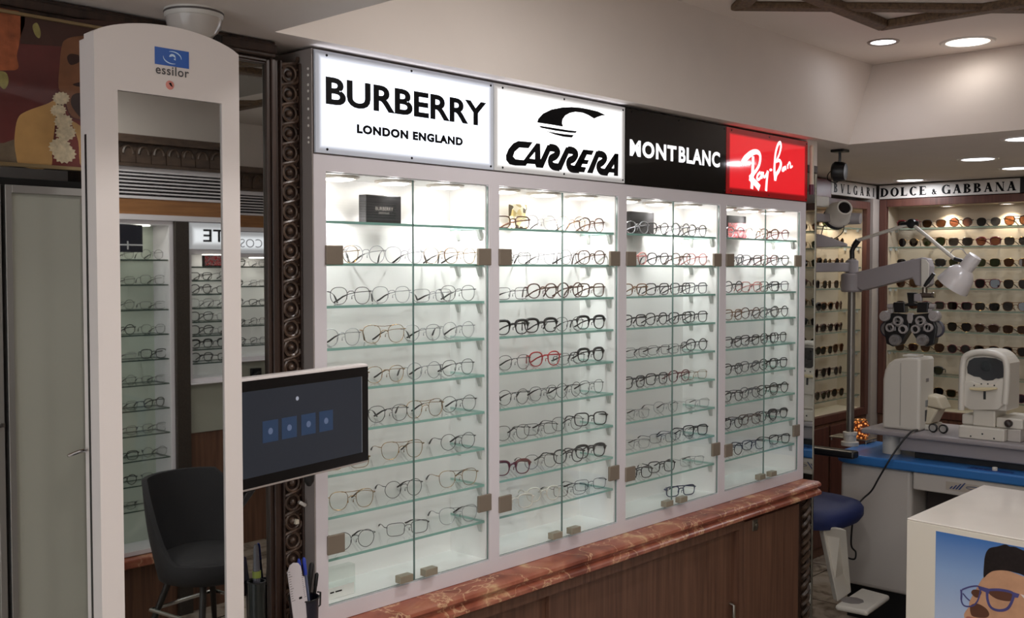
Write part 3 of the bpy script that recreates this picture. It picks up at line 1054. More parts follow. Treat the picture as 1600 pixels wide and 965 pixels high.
# ================================================================== LEFT SIDE
# carved post between mirror and cabinets
t = thing('carved_post', 'dark carved wooden post with a chain of scrolls left of the cabinets', 'post', (1.43, .08, .8))
z0, z1 = .7975, 2.121
MB().box((1.4075, .05, z0), (1.4655, .155, z1)).box((1.4075, .038, z0), (1.412, .05, z1)).box((1.461, .038, z0), (1.4655, .05, z1)).build('shaft', M_DARKWOOD, t, world=True, bevel=.002)
cv = MB()
pit = .0455
n = int((z1 - z0) / pit)
for k in range(n):
    zc = z0 + pit * (k + .5)
    cv.tube([(1.436 + .0185 * math.cos(a * PI / 8), .046, zc + .0185 * math.sin(a * PI / 8)) for a in range(16)], .0036, 6, closed=True)
    cv.lathe([(.0085, 0), (.0085, .004), (.005, .009), (0, .0105)], (1.436, .05, zc), (0, -1, 0), 12)
    cv.tube(smooth_path([(1.436 - .026, .048, zc + pit * .1), (1.436 - .021, .046, zc + pit * .36), (1.436, .044, zc + pit * .5), (1.436 + .02, .046, zc + pit * .62), (1.436 + .026, .048, zc + pit * .92)], 4), .004, 6)
    for sx in (-1, 1):
        cv.lathe([(.004, 0), (.003, .004), (0, .006)], (1.436 + sx * .0235, .05, zc + sx * .012), (0, -1, 0), 8)
cv.build('scroll_carving', wood('carved_post_wood', (56, 43, 36), (98, 78, 64), (40, 40, 40), .32), t, 50, world=True)
sk = P(464, 815, 'y', .036)
MB().box((sk.x - .005, .0345, sk.z - .005), (sk.x + .005, .0495, sk.z + .005)).build('price_sticker', mat('sticker', (206, 198, 180), .6), t, world=True)
MB().tube([(P(468, 784, 'y', .044).x, .044, P(468, 784, 'y', .044).z), tuple(P(469, 785, 'y', .03)), tuple(P(477, 789, 'y', .03))], .0045, 8).build('coat_hook', mat('white_plastic', (205, 202, 196), .35), t, 40, world=True)
# framed wall mirror
t = thing('wall_mirror', 'large dark framed wall mirror behind the white column, reflecting the opposite cabinets', 'mirror', (1.2, .05, .8))
MB().box((.98, .055, .80), (1.38, .06, 2.12)).build('mirror_glass', M_MIRROR, t, world=True)
fr = MB()
for k, (p, q, yy) in enumerate(((1.3745, 1.385, .046), (1.385, 1.396, .04), (1.396, 1.407, .046))):
    fr.box((p, yy, .7975), (q, .15, 2.121))
fr.box((.96, .05, .7975), (.98, .15, 2.121))
fr.box((.98, .062, .7975), (1.3745, .15, 2.121))
for p, q, yy in ((2.108, 2.113, .048), (2.113, 2.121, .044)):
    fr.box((.98, yy, p), (1.3745, .062, q))
fr.build('frame', M_DARKWOOD, t, world=True, bevel=.002)

# frosted tall cabinet doors below the picture
M_FROST = mat('frosted_panel', (160, 160, 148), .3, spec=.4, noise=.02, nscale=3)
M_ALU = mat('aluminium', (170, 168, 164), .35, .8)
xs = P(8, 500, 'y', .035).x
for k, (a, b, lb) in enumerate(((xs - .6, xs - .004, 'frosted grey green sliding door at the far left edge, mostly out of view'), (xs + .004, .955, 'frosted grey green sliding door with a thin metal frame left of the white column'))):
    t = thing('sliding_door', lb, 'cabinet door', (a, .05, 0), 0, 'frosted sliding doors')
    MB().box((a + .012, .042, .06), (b - .012, .05, 1.785)).build('panel', M_FROST, t, world=True)
    MB().box((a, .035, .05), (a + .0125, .06, 1.8)).box((b - .0125, .035, .05), (b, .06, 1.8)).box((a + .0125, .035, 1.785), (b - .0125, .06, 1.8)).box((a + .0125, .035, .05), (b - .0125, .06, .065)).build('frame', M_ALU, t, world=True, bevel=.001)
    hp = P(3 if k == 0 else 128, 664 if k == 0 else 714, 'y', .03)
    if k == 0:
        MB().bar((b - .006, .03, hp.z), (b - .03, .026, hp.z - .003), .006, .006).bar((b - .006, .0345, hp.z), (b - .006, .028, hp.z), .008, .008).build('handle', M_CHROME, t, world=True)
# dark backing around the doors
MB_ = MB().box((-1.6, .0605, 0), (.955, .155, 1.815))
tag(MB_.build('cabinet_carcass', mat('dark_carcass', (34, 32, 30), .6)), 'dark cabinet body behind the frosted sliding doors', 'cabinet')
# framed picture
t = thing('framed_picture', 'framed picture of a person in yellow robe with flower garland at upper left', 'picture', (.6, .02, 1.826))
x0, x1_, zb, zt = .2, 1.02, 1.832, 2.118
MB().box((x0, .012, zb), (x1_, .029, zt)).build('backing', mat('picture_frame_dark', (26, 20, 18), .4), t, world=True)
fr = MB()
for a, b in (((x0, zt - .006), (x1_, zt)), ((x0, zb), (x1_, zb + .007))):
    fr.box((a[0], .004, a[1]), (b[0], .012, b[1]))
fr.box((x0, .004, zb + .007), (x0 + .008, .012, zt - .006)).box((x1_ - .008, .004, zb + .007), (x1_, .012, zt - .006))
fr.build('gilt_frame', mat('gilt', (150, 130, 96), .35, .6), t, world=True, bevel=.001)
YP = .0118
pc = lambda x, y: P(x / 3.446, y / 3.446, 'y', YP)


def art(polys, m, parent, conv, off, nm='print', smooth=False):
    for p in polys:
        q = [conv(*q) for q in p]
        MB().prism(smooth_path(q, 4, closed=True) if smooth else q, off).build(nm, m, parent, world=True)


mp = lambda n, c, nz=.12, s=25: mat(n, c, .35, noise=nz, nscale=s)
bgp = MB().box((x0 + .008, .0119, zb + .007), (x1_ - .008, .0121, zt - .006))
bgp.build('print', mp('art_maroon', (98, 48, 46), .25, 9), t, world=True)
lay = lambda k: (0, -.0003 * k, 0)
art([[(-400, 60), (-400, 400), (0, 380), (95, 370), (90, 300), (105, 215), (100, 60)]], mp('art_flower', (150, 82, 50), .45, 40), t, pc, lay(1), smooth=True)
art([[(-30, 420), (20, 480), (45, 440), (30, 390), (-30, 385)], [(175, 150), (190, 190), (212, 205), (218, 170), (200, 125), (180, 130)]], mp('art_leaf', (150, 140, 84), .3, 60), t, pc, lay(2), smooth=True)
art([[(110, 85), (110, 235), (470, 260), (700, 260), (700, 120)]], mp('art_shadow', (66, 42, 36), .25, 14), t, pc, lay(1))
art([[(-300, 905), (-300, 770), (20, 770), (75, 750), (110, 895)]], mp('art_stone', (112, 98, 80), .2, 40), t, pc, lay(1))
art([[(330, 260), (320, 360), (315, 470), (345, 520), (380, 620), (460, 640), (620, 600), (640, 300), (560, 200), (420, 195), (350, 215)]], mp('art_skin', (128, 84, 58), .15, 30), t, pc, lay(2), smooth=True)
art([[(360, 310), (380, 290), (425, 300), (430, 330), (380, 350)], [(385, 520), (430, 500), (520, 520), (560, 640), (470, 660), (390, 580)], [(390, 455), (450, 440), (520, 450), (450, 470)]], mp('art_dark', (52, 30, 26), .2), t, pc, lay(3), smooth=True)
art([[(345, 560), (380, 640), (460, 660), (560, 700), (560, 905), (260, 905), (280, 850)]], mp('art_robe_red', (116, 46, 40), .15), t, pc, lay(3))
art([[(95, 640), (140, 600), (250, 560), (300, 540), (300, 620), (280, 800), (265, 902), (115, 895), (85, 830), (78, 740)], [(385, 655), (450, 690), (560, 760), (560, 905), (440, 905), (420, 760)]], mp('art_robe', (190, 148, 92), .12, 20), t, pc, lay(4), smooth=True)
gar = []
rg = random.Random(4)
for cx_, cy_, rr in ((328, 530, 38), (312, 595, 36), (340, 655, 42), (352, 715, 46), (320, 790, 50), (345, 830, 52)):
    gar.append([(cx_ + rr * (1 + .1 * (-1) ** q) * math.cos(q * PI / 14) * 1.15, cy_ + rr * (1 + .1 * (-1) ** q) * math.sin(q * PI / 14) * .9) for q in range(28)])
for q, g_ in enumerate(gar):
    art([g_], mp('art_garland', (206, 190, 158), .2, 120), t, pc, (0, -.0015 - .0001 * q, 0))

# dome camera under the lowered ceiling
c = P(303, 17, 'z', ZL)
t = thing('dome_camera', 'white dome camera on the ceiling above the white column', 'camera', tuple(c))
MB().lathe([(.058, 0), (.058, -.012), (.055, -.016)]).build('mounting_ring', mat('white_plastic', (205, 202, 196), .35), t, 40)
MB().lathe([(.0555, -.0165), (.053, -.03), (.044, -.047), (.03, -.058), (0, -.064)]).build('dome', mat('dome_white', (190, 184, 178), .12), t, 60)
MB().lathe([(.0585, -.004), (.0592, -.006), (.0585, -.008)]).build('seam_ring', mat('seam_dark', (84, 78, 76), .5), t, 40)
MB().box((.03, -.03, -.062), (.046, -.014, -.045)).build('eye_window', mat('black_glass', (12, 12, 14), .05), t, bevel=.002)

# ---------------------------------------------------------------- white measuring column
YS = -.4
xl, xr = P(150, 300, 'y', YS).x, P(375, 300, 'y', YS).x
ap = lambda px, py: P(px, py, 'y', YS)
t = thing('measuring_column', 'tall white free standing measuring column with arched top and narrow mirror', 'optical column', ((xl + xr) / 2, YS + .03, 0))
zl, zr, zm = ap(152, 49).z, ap(375, 86).z, ap(255, 39).z
mid = (xl + xr) / 2
arch = []
for k in range(25):
    f = k / 24
    zz = zl + (zr - zl) * f + (zm - (zl + zr) / 2) * (1 - (2 * f - 1) ** 2) ** .8
    arch.append((xl + (xr - xl) * f, zz))
mxl, mxr, mzt = ap(186, 300).x, ap(348, 300).x, ap(186, 140.5).z
mzt = (ap(186, 140.5).z + ap(348, 162).z) / 2
body = MB()
# front slab as a frame around the mirror opening
body.prism([(xl, YS, mzt), (xr, YS, mzt)] + [(x, YS, z) for x, z in arch[::-1]], (0, .034, 0))
body.box((xl, YS, .05), (mxl, YS + .034, mzt)).box((mxr, YS, .05), (xr, YS + .034, mzt)).box((mxl, YS, .05), (mxr, YS + .034, .45))
body.box((mxl - .001, YS + .006, .45), (mxr + .001, YS + .034, mzt + .001))
M_COLW = mat('column_white', (214, 206, 202), .35)
body.build('body', M_COLW, t, world=True)
bk = MB()
bk.prism([(xl + .004, YS + .0345, .05), (xr - .004, YS + .0345, .05)] + [(x * .97 + mid * .03, YS + .0345, z - .006) for x, z in arch[::-1]], (0, .024, 0))
bk.build('back_shell', M_COLW, t, world=True)
MB().box((xl - .0007, YS + .03, .06), (xl + .002, YS + .036, ap(140, 206).z)).build('side_slot', M_BLACK, t, world=True)
MB().box((mxl + .0006, YS + .0035, .451), (mxr - .0006, YS + .0059, mzt - .0008)).build('mirror', M_MIRROR, t, world=True)
MB().box((xl - .1, YS - .18, 0), (xr + .1, YS + .2, .05)).build('base_plate', M_DEVGREY, t, world=True, bevel=.01)
# badge with swirl and lettering
M_BLUE = mat('badge_blue', (24, 84, 170), .3)
a, b = ap(241.5, 72.5), ap(294.5, 79.5)
zb_ = ap(241.5, 99.5).z
bd = MB().box((a.x, YS - .0012, zb_), (b.x, YS - .0001, a.z)).build('badge', M_BLUE, t, world=True)
M_BADGEW = mat('badge_white', (190, 214, 236), .4)
cxb, czb, hh = (a.x + b.x) / 2, (a.z + zb_) / 2, a.z - zb_
ribbon.n = Vector((0, 1, 0))
sw = MB()
for off in (0, PI):
    pts = [(cxb + hh * .78 * math.cos(off + q * .135 - .1) * .74, YS - .0016, czb + hh * .36 * math.sin(off + q * .135 - .1)) for q in range(16)]
    ribbon(sw, pts, [hh * (.02 + .05 * math.sin(PI * q / 15)) for q in range(16)])
sw.build('swirl', M_BADGEW, bd, world=True)
lettering('e', (cxb - hh * .2, YS - .0016, czb - hh * .2), u1, v1, hh * .42, hh * .42, M_BADGEW, bd, bold=.05)
q0, q1 = ap(243, 114.5), ap(295, 120.5)
lettering('essilor', (q0.x, YS - .0008, q0.z), u1, v1, q1.x - q0.x, .0148, mat('letter_grey', (70, 68, 70), .5), t, bold=.012, spacing=1.1)
sp = ap(265.5, 133)
MB().lathe([(.0075, 0), (.007, .0012), (0, .0015)], (sp.x, YS, sp.z), (0, -1, 0), 20).build('sensor_window', mat('sensor_red', (206, 128, 116), .3), t, 40, world=True)
MB().prism([(sp.x - .003, YS - .002, sp.z + .003), (sp.x, YS - .002, sp.z - .001), (sp.x + .004, YS - .002, sp.z - .003), (sp.x + .001, YS - .002, sp.z + .004)], (0, .0004, 0)).build('sensor_mark', M_INK, t, world=True)
hp = ap(134, 714)
MB().tube([(xl + .001, YS + .05, hp.z + .002), (xl - .012, YS + .05, hp.z + .001), (xl - .03, YS + .048, hp.z - .003)], [.003, .003, .0025], 8).build('side_lever', M_CHROME, t, 40, world=True)

# touch monitor on the column's arm
d = Vector((.98, .199, 0)).normalized()
nrm = Vector((d.y, -d.x, 0))
left = Vector((1.08, -.296, 0)) - d * .055
rt_pt = PP(577, 640, left, nrm)
wid = (rt_pt - left).dot(d)
rz = math.atan2(d.y, d.x)
zb1, zt1 = 1.2195, 1.436
t = thing('touch_monitor', 'black touchscreen monitor with silver rim, held beside the white column', 'monitor', (left.x, left.y, zb1), rz)
hgt = zt1 - zb1
MB().box((0, 0, 0), (wid, .028, hgt)).build('housing', mat('silver_rim', (205, 198, 196), .35), t, bevel=.006, seg=3)
MB().box((.006, -.0018, .006), (wid - .006, -.0001, hgt - .006)).build('bezel', mat('bezel_black', (9, 8, 10), .2), t)
scr = MB().box((.03, -.0024, .026), (wid - .028, -.0019, hgt - .026)).build('screen', mat('screen_dark', (40, 45, 54), .25, em=.12, emc=(62, 66, 76)), t)
M_LINE = mat('screen_line', (120, 124, 130), .3, em=.5)
MB().box((wid - .0285, -.0026, .026), (wid - .0275, -.00245, hgt - .026)).build('screen_edge', M_LINE, t)
for px, py in ((421, 673), (450.5, 667.5), (480.5, 662), (508, 657)):
    p = PP(px, py, left, nrm)
    s = (p - left).dot(d)
    z = p.z - zb1
    tl = MB().box((s - .021, -.0029, z - .021), (s + .021, -.0025, z + .021)).build('menu_tile', mat('tile_blue', (46, 66, 96), .3, em=.06, emc=(64, 90, 130)), scr)
    MB().lathe([(.0065, 0), (.0065, .0003), (.004, .0004)], (s, -.0029, z), (0, -1, 0), 12).build('icon', mat('icon_pale', (96, 112, 144), .3, em=.12), tl)
p = PP(463, 622, left, nrm)
s, z = (p - left).dot(d), p.z - zb1
MB().lathe([(.0042, 0), (.0042, .0003), (0, .0004)], (s, -.0026, z), (0, -1, 0), 16).build('icon', mat('icon_white', (150, 156, 170), .3, em=.4), scr)
ar = MB()
ar.box((.03, .0285, .05), (.17, .052, .17))
ar.bar((.1, .06, .11), (-.055, .052, .11), .03, .05)
ar.build('arm', M_BLACK, t, bevel=.004)
cl = MB()
cl.hexa([(.052, .004, -.03), (.066, .004, -.03), (.066, .016, -.03), (.052, .016, -.03), (.075, .004, -.001), (.1, .004, -.001), (.1, .02, -.001), (.075, .02, -.001)])
cl.build('tilt_lever', M_BLACK, t, bevel=.002)
kx = (PP(491, 752, left, nrm) - left).dot(d)
MB().lathe([(.012, 0), (.011, -.012), (.005, -.022), (0, -.024)], (kx, .014, 0), n=16).build('knob', M_BLACK, t, 40)

# pen cups standing on the counter
zc = .7967
c0 = P(475, 935, 'y', -.035)
t = thing('pen_cup', 'black mesh pen cup holding a ruler and pens left of the cabinets', 'pen cup', (c0.x, -.035, zc))
hc = c0.z - zc + .003
cup = MB()
rr = .0335
cup.lathe([(0, 0), (rr * .92, 0), (rr, hc), (rr - .002, hc), (rr * .92 - .002, .002), (0, .002)], n=28)
cup.build('cup', mat('cup_navy', (26, 26, 40), .4), t, 40)
MB().tube([(rr + .0005) * Vector((math.cos(q * PI / 14), math.sin(q * PI / 14), 0)) + Vector((0, 0, hc)) for q in range(28)], .0018, 6, closed=True).build('rim', M_BLACK, t, 50)
MB().tube([(rr, -.005, hc - .03), (rr + .008, -.005, hc - .026), (rr + .009, -.005, hc + .004), (rr + .001, -.005, hc + .006)], .0022, 6).build('hanging_loop', M_BLACK, t, 50)
base = Vector((c0.x, -.035, zc))


def stick(name, label, cat, px, py, foot, r, m, cap=None, group='pens in the cup'):
    top = P(px, py, 'y', -.035 + foot[1] * .5)
    o = thing(name, label, cat, tuple(base + Vector((foot[0], foot[1], .004))), 0, group)
    e = top - Vector(o.location)
    MB().cyl((0, 0, 0), tuple(e), r, n=10).build('barrel', m, o, 40)
    if cap:
        MB().tube([tuple(e * .8), tuple(e * 1.0), tuple(e * 1.03)], [r * 1.15, r * 1.15, r * .6], 10).build('cap', cap, o, 40)
    return o


M_BLUEP = mat('pen_blue', (44, 66, 170), .3)
stick('ballpoint_pen', 'grey pen with blue cap leaning behind the ruler', 'pen', 467, 876, (.012, .004), .0035, mat('pen_grey', (96, 104, 130), .3), M_BLUEP)
stick('ballpoint_pen', 'grey pen with blue cap end, right of the ruler', 'pen', 475, 874, (.019, -.004), .0038, mat('pen_grey', (96, 104, 130), .3), M_BLUEP)
stick('marker_pen', 'thick black pen standing in the cup', 'pen', 487, 882, (.006, .012), .0055, M_BLACK, M_BLACK)
stick('marker_pen', 'black pen leaning at the right of the cup', 'pen', 495, 897, (.024, .01), .004, M_BLACK, M_BLACK)
# folding pupil ruler
rp, rq = P(466, 938, 'y', -.065), P(459, 884, 'y', -.065)
t = thing('pupil_ruler', 'white plastic measuring ruler with black scale leaning in the pen cup', 'ruler', (rp.x, rp.y, rp.z))
ax = (rq - rp)
ux = Vector((1, .15, 0)).normalized()
L_ = ax.length
az = ax.normalized()
nz = ux.cross(az).normalized()
pr_ = lambda u, v, w=0: ux * u * 1.5 + az * v + nz * w
outl = [pr_(-.0145, -.045), pr_(.017, -.045), pr_(.017, L_ * .62), pr_(.0135, L_ * .66), pr_(.0125, L_ * .95), pr_(.008, L_ * 1.06), pr_(0, L_ * 1.1), pr_(-.008, L_ * 1.06), pr_(-.0125, L_ * .92), pr_(-.0145, L_ * .88)]
MB().prism(outl, nz * .002).build('blade', mat('ruler_white', (206, 200, 204), .35), t)
tk = MB()
for q in range(13):
    ln = .007 if q % 5 == 0 else .004
    tk.prism([pr_(-.0138, .004 + q * .0056, +.0021), pr_(-.0138 + ln, .004 + q * .0056, +.0021), pr_(-.0138 + ln, .0048 + q * .0056, +.0021), pr_(-.0138, .0048 + q * .0056, .0021)], nz * .0002)
    tk.prism([pr_(.0115, .004 + q * .0046, .0021), pr_(.0115 + ln * .6, .004 + q * .0046, .0021), pr_(.0115 + ln * .6, .0048 + q * .0046, .0021), pr_(.0115, .0048 + q * .0046, .0021)], nz * .0002)
tk.prism([pr_(.001, .003, .0021), pr_(.007, .003, .0021), pr_(.007, .008, .0021), pr_(.001, .008, .0021)], nz * .0002)
tk.build('scale_marks', M_INK, t)
# slim dark tube holder with one pen
c1 = P(401, 908, 'y', -.06)
t = thing('tube_holder', 'slim dark tube holder with one pen beside the white column', 'pen holder', (c1.x, -.06, zc))
h1 = c1.z - zc
MB().lathe([(0, 0), (.018, 0), (.0185, h1), (.0165, h1), (.016, .003), (0, .003)]).build('tube', mat('tube_dark', (22, 28, 26), .3), t, 40)
MB().tube([(.0185 * math.cos(q * PI / 12), .0185 * math.sin(q * PI / 12), h1) for q in range(24)], .0022, 6, closed=True).build('rim', M_BLACK, t, 50)
tp = P(400, 850, 'y', -.06)
o = thing('ballpoint_pen', 'dark pen with green band standing in the slim tube holder', 'pen', (c1.x + .002, -.06, zc + .006))
e = tp - Vector(o.location)
MB().tube([(0, 0, 0), tuple(e * .6), tuple(e * .97), tuple(e)], [.006, .009, .006, .0035], 12).build('barrel', mat('pen_dark', (70, 70, 76), .2), o, 40)
MB().cyl(tuple(e * .7), tuple(e * .76), .0095, n=14).build('band', mat('band_green', (112, 124, 50), .4), o, 40)
# ================================================================== SUNGLASSES CORNER
M_CREAM = mat('case_cream', (196, 182, 160), .5)
M_CASESHELF = mat('case_shelf_edge', (120, 132, 116), .2)
TINTS = [glassmat('tint_' + n, c, .05, .4) for n, c in (('brown', (.30, .20, .14)), ('green', (.16, .20, .13)), ('grey', (.22, .22, .23)), ('smoke', (.09, .09, .095)), ('amber', (.46, .30, .20)), ('rose', (.44, .28, .22)))]
TN = ['brown', 'green', 'grey', 'smoke', 'amber', 'rose']
XW, YW = 6.215, .745           # front planes of the wide case and of the narrow case
ZD = [1.891, 1.779, 1.657, 1.531, 1.402, 1.276, 1.146, 1.013, .883]


def case(name, label, org, along, back, n0, n1, zb, zt, spots, fw=.04, group=None):
    """open-fronted case: along = direction of its width from n0 to n1, back = direction into the wall"""
    A, B = Vector(along), Vector(back)
    O = Vector(org)
    t = thing(name, label, 'display case', tuple(O + A * (n0 + n1) / 2), 0, group)
    t.location.z = zb

    def bx(mb, s0, s1, d0, d1, z0, z1):
        a = O + A * s0 + B * d0
        b = O + A * s1 + B * d1
        return mb.box((a.x, a.y, z0), (b.x, b.y, z1))
    D = .19
    fr = MB()
    bx(fr, n0, n0 + fw, 0, .03, zb, zt)
    bx(fr, n1 - fw, n1, 0, .03, zb, zt)
    bx(fr, n0 + fw, n1 - fw, 0, .03, zt - fw, zt)
    bx(fr, n0 + fw, n1 - fw, 0, .03, zb, zb + fw)
    fr.build('front_frame', M_FRAMEWOOD, t, world=True, bevel=.003)
    ca = MB()
    bx(ca, n0 + .005, n0 + fw, .0305, D, zb, zt)
    bx(ca, n1 - fw, n1 - .005, .0305, D, zb, zt)
    bx(ca, n0 + fw, n1 - fw, D - .01, D, zb, zt)
    bx(ca, n0 + fw, n1 - fw, .0305, D - .01, zt - fw, zt)
    bx(ca, n0 + fw, n1 - fw, .0305, D - .01, zb, zb + fw)
    ca.build('carcass', M_CREAM, t, world=True)
    for z in ZD:
        s = MB()
        bx(s, n0 + fw + .001, n1 - fw - .001, .035, D - .012, z - .007, z)
        s.mi = [0, 0, 1, 1, 1, 1]
        sh = s.build('glass_shelf', [M_SHELFGLASS, M_CASESHELF], t, world=True)
        for s0 in (n0 + fw + .001, n1 - fw - .013):
            q = MB()
            bx(q, s0, s0 + .012, .05, .062, z - .022, z - .0072)
            bx(q, s0, s0 + .012, .13, .142, z - .022, z - .0072)
            q.build('shelf_bracket', M_BRACKET, sh, world=True)
    for s0 in spots:
        c = O + A * s0 + B * .11
        c.z = zt - fw
        pk = MB().lathe([(.045, 0), (.045, -.004), (.034, -.006), (.032, -.003)], c, n=20).build('puck_light', MATS['puck_ring'], t, 40, world=True)
        MB().lathe([(.032, -.0032), (0, -.0038)], c, n=16).build('puck_disc', M_DISC, pk, world=True)
        lamp('puck_lamp', 'SPOT', c + Vector((0, 0, -.008)) + B * .012, P_FAR, (1, .84, .66), t, size=.02, spot=2.0, blend=.4)
    return t


case('sunglasses_case', 'wide brown framed case of sunglasses on the end wall below the long lettered sign', (XW, 0, 0), (0, 1, 0), (1, 0, 0), -1.62, .725, .76, 2.066, [.36 - .34 * k for k in range(6)], .045)
case('sunglasses_case', 'narrow brown framed case of sunglasses in the corner left of the wide case', (0, YW, 0), (1, 0, 0), (0, 1, 0), 4.62, 6.135, .76, 2.05, [4.95, 5.3, 5.62, 5.93], .045)
t = thing('corner_post', 'pale grey post in the corner between the two sunglasses cases', 'post', (6.18, .76, 0))
MB().box((6.137, .727, 0), (6.40, .96, 2.07)).build('post', mat('corner_grey', (168, 158, 150), .5), t, world=True, bevel=.003)
for nm, lb, a, b in (('base_cabinet', 'brown base cabinet beneath the wide sunglasses case', (XW + .01, -1.62, 0), (XW + .2, .725, .758)), ('base_cabinet', 'brown base cabinet beneath the narrow sunglasses case', (4.62, YW + .01, .0), (6.135, .94, .758))):
    t = thing(nm, lb, 'cabinet', ((a[0] + b[0]) / 2, (a[1] + b[1]) / 2, 0))
    MB().box(a, b).build('body', M_BROWN, t, world=True, bevel=.003)
    mb = MB()
    if a[0] > 6:
        for q in range(5):
            mb.box((a[0] - .012, a[1] + .02 + q * .46, .06), (a[0] - .0005, a[1] + .45 + q * .46, .74))
    else:
        for q in range(3):
            mb.box((a[0] + .02 + q * .5, a[1] - .012, .06), (a[0] + .49 + q * .5, a[1] - .0005, .74))
    mb.build('door_fronts', M_FRAMEWOOD, t, world=True, bevel=.003)
rs = random.Random(5)
SHN = [P_, R_, S_, A_, B_]
for ri, z in enumerate(ZD):
    s = .655
    gi = 0
    while s > -1.5:
        s -= .078
        if not (-1.0 < s < -.18) and not (ri > 5 and s > -.2 and rs.random() < .25):
            shp, tn = rs.choice(SHN), rs.choice([0, 1, 2, 3, 4, 5] if ri < 3 else [0, 1, 2, 3, 3, 1])
            colr = rs.choice(['black', 'tortoise', 'gold', 'black wire', 'brown', 'wine'])
            if s > -.2:
                lab = '%s tinted %s sunglasses, %s from left on the %s shelf of the wide case' % (TN[tn], shp, ORD[gi], ORD[ri])
            else:
                lab = '%s tinted %s sunglasses, %s pair along the %s shelf, seen in the narrow mirror' % (TN[tn], shp, ORD[gi], ORD[ri])
            put_glasses(shp, colr, 30, (XW + .075, s, z + .0004), -PI / 2 + rs.uniform(-.1, .2), lab, 'sunglasses in the wide case', TINTS[tn], name='sunglasses', cat='sunglasses', scale=1.12)
            gi += 1
        s -= .078
    x = 5.43
    gi = 0
    while x < 6.03:
        shp, tn = rs.choice(SHN), rs.choice([0, 1, 2, 3, 3])
        put_glasses(shp, rs.choice(['black', 'tortoise', 'gold', 'brown']), 30, (x, YW + .075, z + .0004), rs.uniform(-.15, .15), '%s tinted %s sunglasses, %s from left on the %s shelf of the narrow corner case' % (TN[tn], shp, ORD[gi], ORD[ri]),
                    'sunglasses in the narrow case', TINTS[tn], name='sunglasses', cat='sunglasses', scale=1.08)
        x += .152
        gi += 1

# serif lettering drawn stroke by stroke
def serif(mb, ch, x, w, h, conv):
    """one serif capital in a box x..x+w, 0..h"""
    TK, TH = .28 * h, .105 * h

    def poly(p):
        mb.prism([conv(x + a * w, b * h) for a, b in p], conv.off)

    def rect(a, b, c, d):
        poly([(a, b), (c, b), (c, d), (a, d)])
    tk, th = TK / w, TH / h

    def stem(c, t=None, y0=0, y1=1, sf=True):
        t = t or tk
        rect(c - t / 2, y0, c + t / 2, y1)
        if sf:
            for yy in (y0, y1 - th * .8):
                rect(c - t / 2 - .09, yy, c + t / 2 + .09, yy + th * .8)

    def bowl(cx_, cy_, rx, ry, a0, a1, n=20, t=None):
        t = t or tk
        for i in range(n):
            q0, q1 = a0 + (a1 - a0) * i / n, a0 + (a1 - a0) * (i + 1) / n
            o = lambda q: (cx_ + rx * math.cos(q), cy_ + ry * math.sin(q))
            nn = lambda q: (cx_ + (rx - t) * math.cos(q), cy_ + (ry - th) * math.sin(q))
            poly([o(q0), o(q1), nn(q1), nn(q0)])

    def diag(a, b, t):
        poly([(a[0] - t / 2, a[1]), (a[0] + t / 2, a[1]), (b[0] + t / 2, b[1]), (b[0] - t / 2, b[1])])
    H = PI / 2
    if ch == 'D':
        stem(.2), bowl(.3, .5, .68, .5, -H, H), rect(.2, 0, .32, th), rect(.2, 1 - th, .32, 1)
    elif ch == 'O':
        bowl(.5, .5, .5, .52, 0, 2 * PI, 28)
    elif ch in 'CG':
        bowl(.52, .5, .52, .52, .75, 2 * PI - .75, 24)
        rect(.86, .68, .9, .98)
        if ch == 'G':
            stem(.84, None, -.0, .42, False), rect(.68, .4, .98, .45)
    elif ch == 'L':
        stem(.25), rect(.25, 0, .92, th), poly([(.92, 0), (.96, .3), (.92, .3), (.84, th)])
    elif ch == 'E':
        stem(.22), rect(.22, 0, .92, th), rect(.22, 1 - th, .88, 1), rect(.22, .49, .66, .49 + th), poly([(.92, 0), (.96, .28), (.92, .28), (.84, th)]), poly([(.88, 1), (.9, .74), (.86, .74), (.8, 1 - th)]), rect(.63, .38, .68, .66)
    elif ch == 'A':
        diag((.14, 0), (.48, 1), th * h / w * 1.1), diag((.8, 0), (.46, 1), tk), rect(.28, .3, .66, .3 + th), rect(.02, 0, .28, th * .8), rect(.6, 0, 1.0, th * .8)
    elif ch == 'V':
        diag((.5, 0), (.2, 1), tk), diag((.52, 0), (.86, 1), th * h / w * 1.1), rect(.02, 1 - th * .8, .4, 1), rect(.72, 1 - th * .8, 1, 1)
    elif ch == 'N':
        stem(.15, .07), stem(.85, .07), diag((.82, 0), (.18, 1), tk)
    elif ch in 'BR':
        stem(.22)
        bowl(.42, .75, .42, .25, -H, H, 14), rect(.2, 1 - th, .44, 1), rect(.2, .5, .44, .5 + th)
        if ch == 'B':
            bowl(.44, .26, .48, .26, -H, H, 14), rect(.2, 0, .46, th)
        else:
            diag((.85, 0), (.5, .5), tk), rect(.76, 0, 1.02, th * .8)
    elif ch == 'I':
        stem(.5)
    elif ch == '&':
        bowl(.4, .72, .24, .28, 0, 2 * PI, 16, tk * .6), bowl(.4, .26, .36, .28, 0, 2 * PI, 18, tk * .8), diag((.9, 0), (.3, .8), tk * .8), rect(.62, .45, 1, .45 + th)


def serif_line(s, p0, ux, widths, h, m, parent, gap, out, name='lettering'):
    mb = MB()
    x = 0
    p0, ux = Vector(p0), Vector(ux)

    def conv(a, b):
        return p0 + ux * a + Vector((0, 0, b))
    conv.off = Vector(out) * .0008
    for ch, w in zip(s, widths):
        if ch != ' ':
            serif(mb, ch, x, w, h * (.62 if ch == '&' else 1), conv)
        x += w + gap
    return mb.build(name, m, parent, world=True)


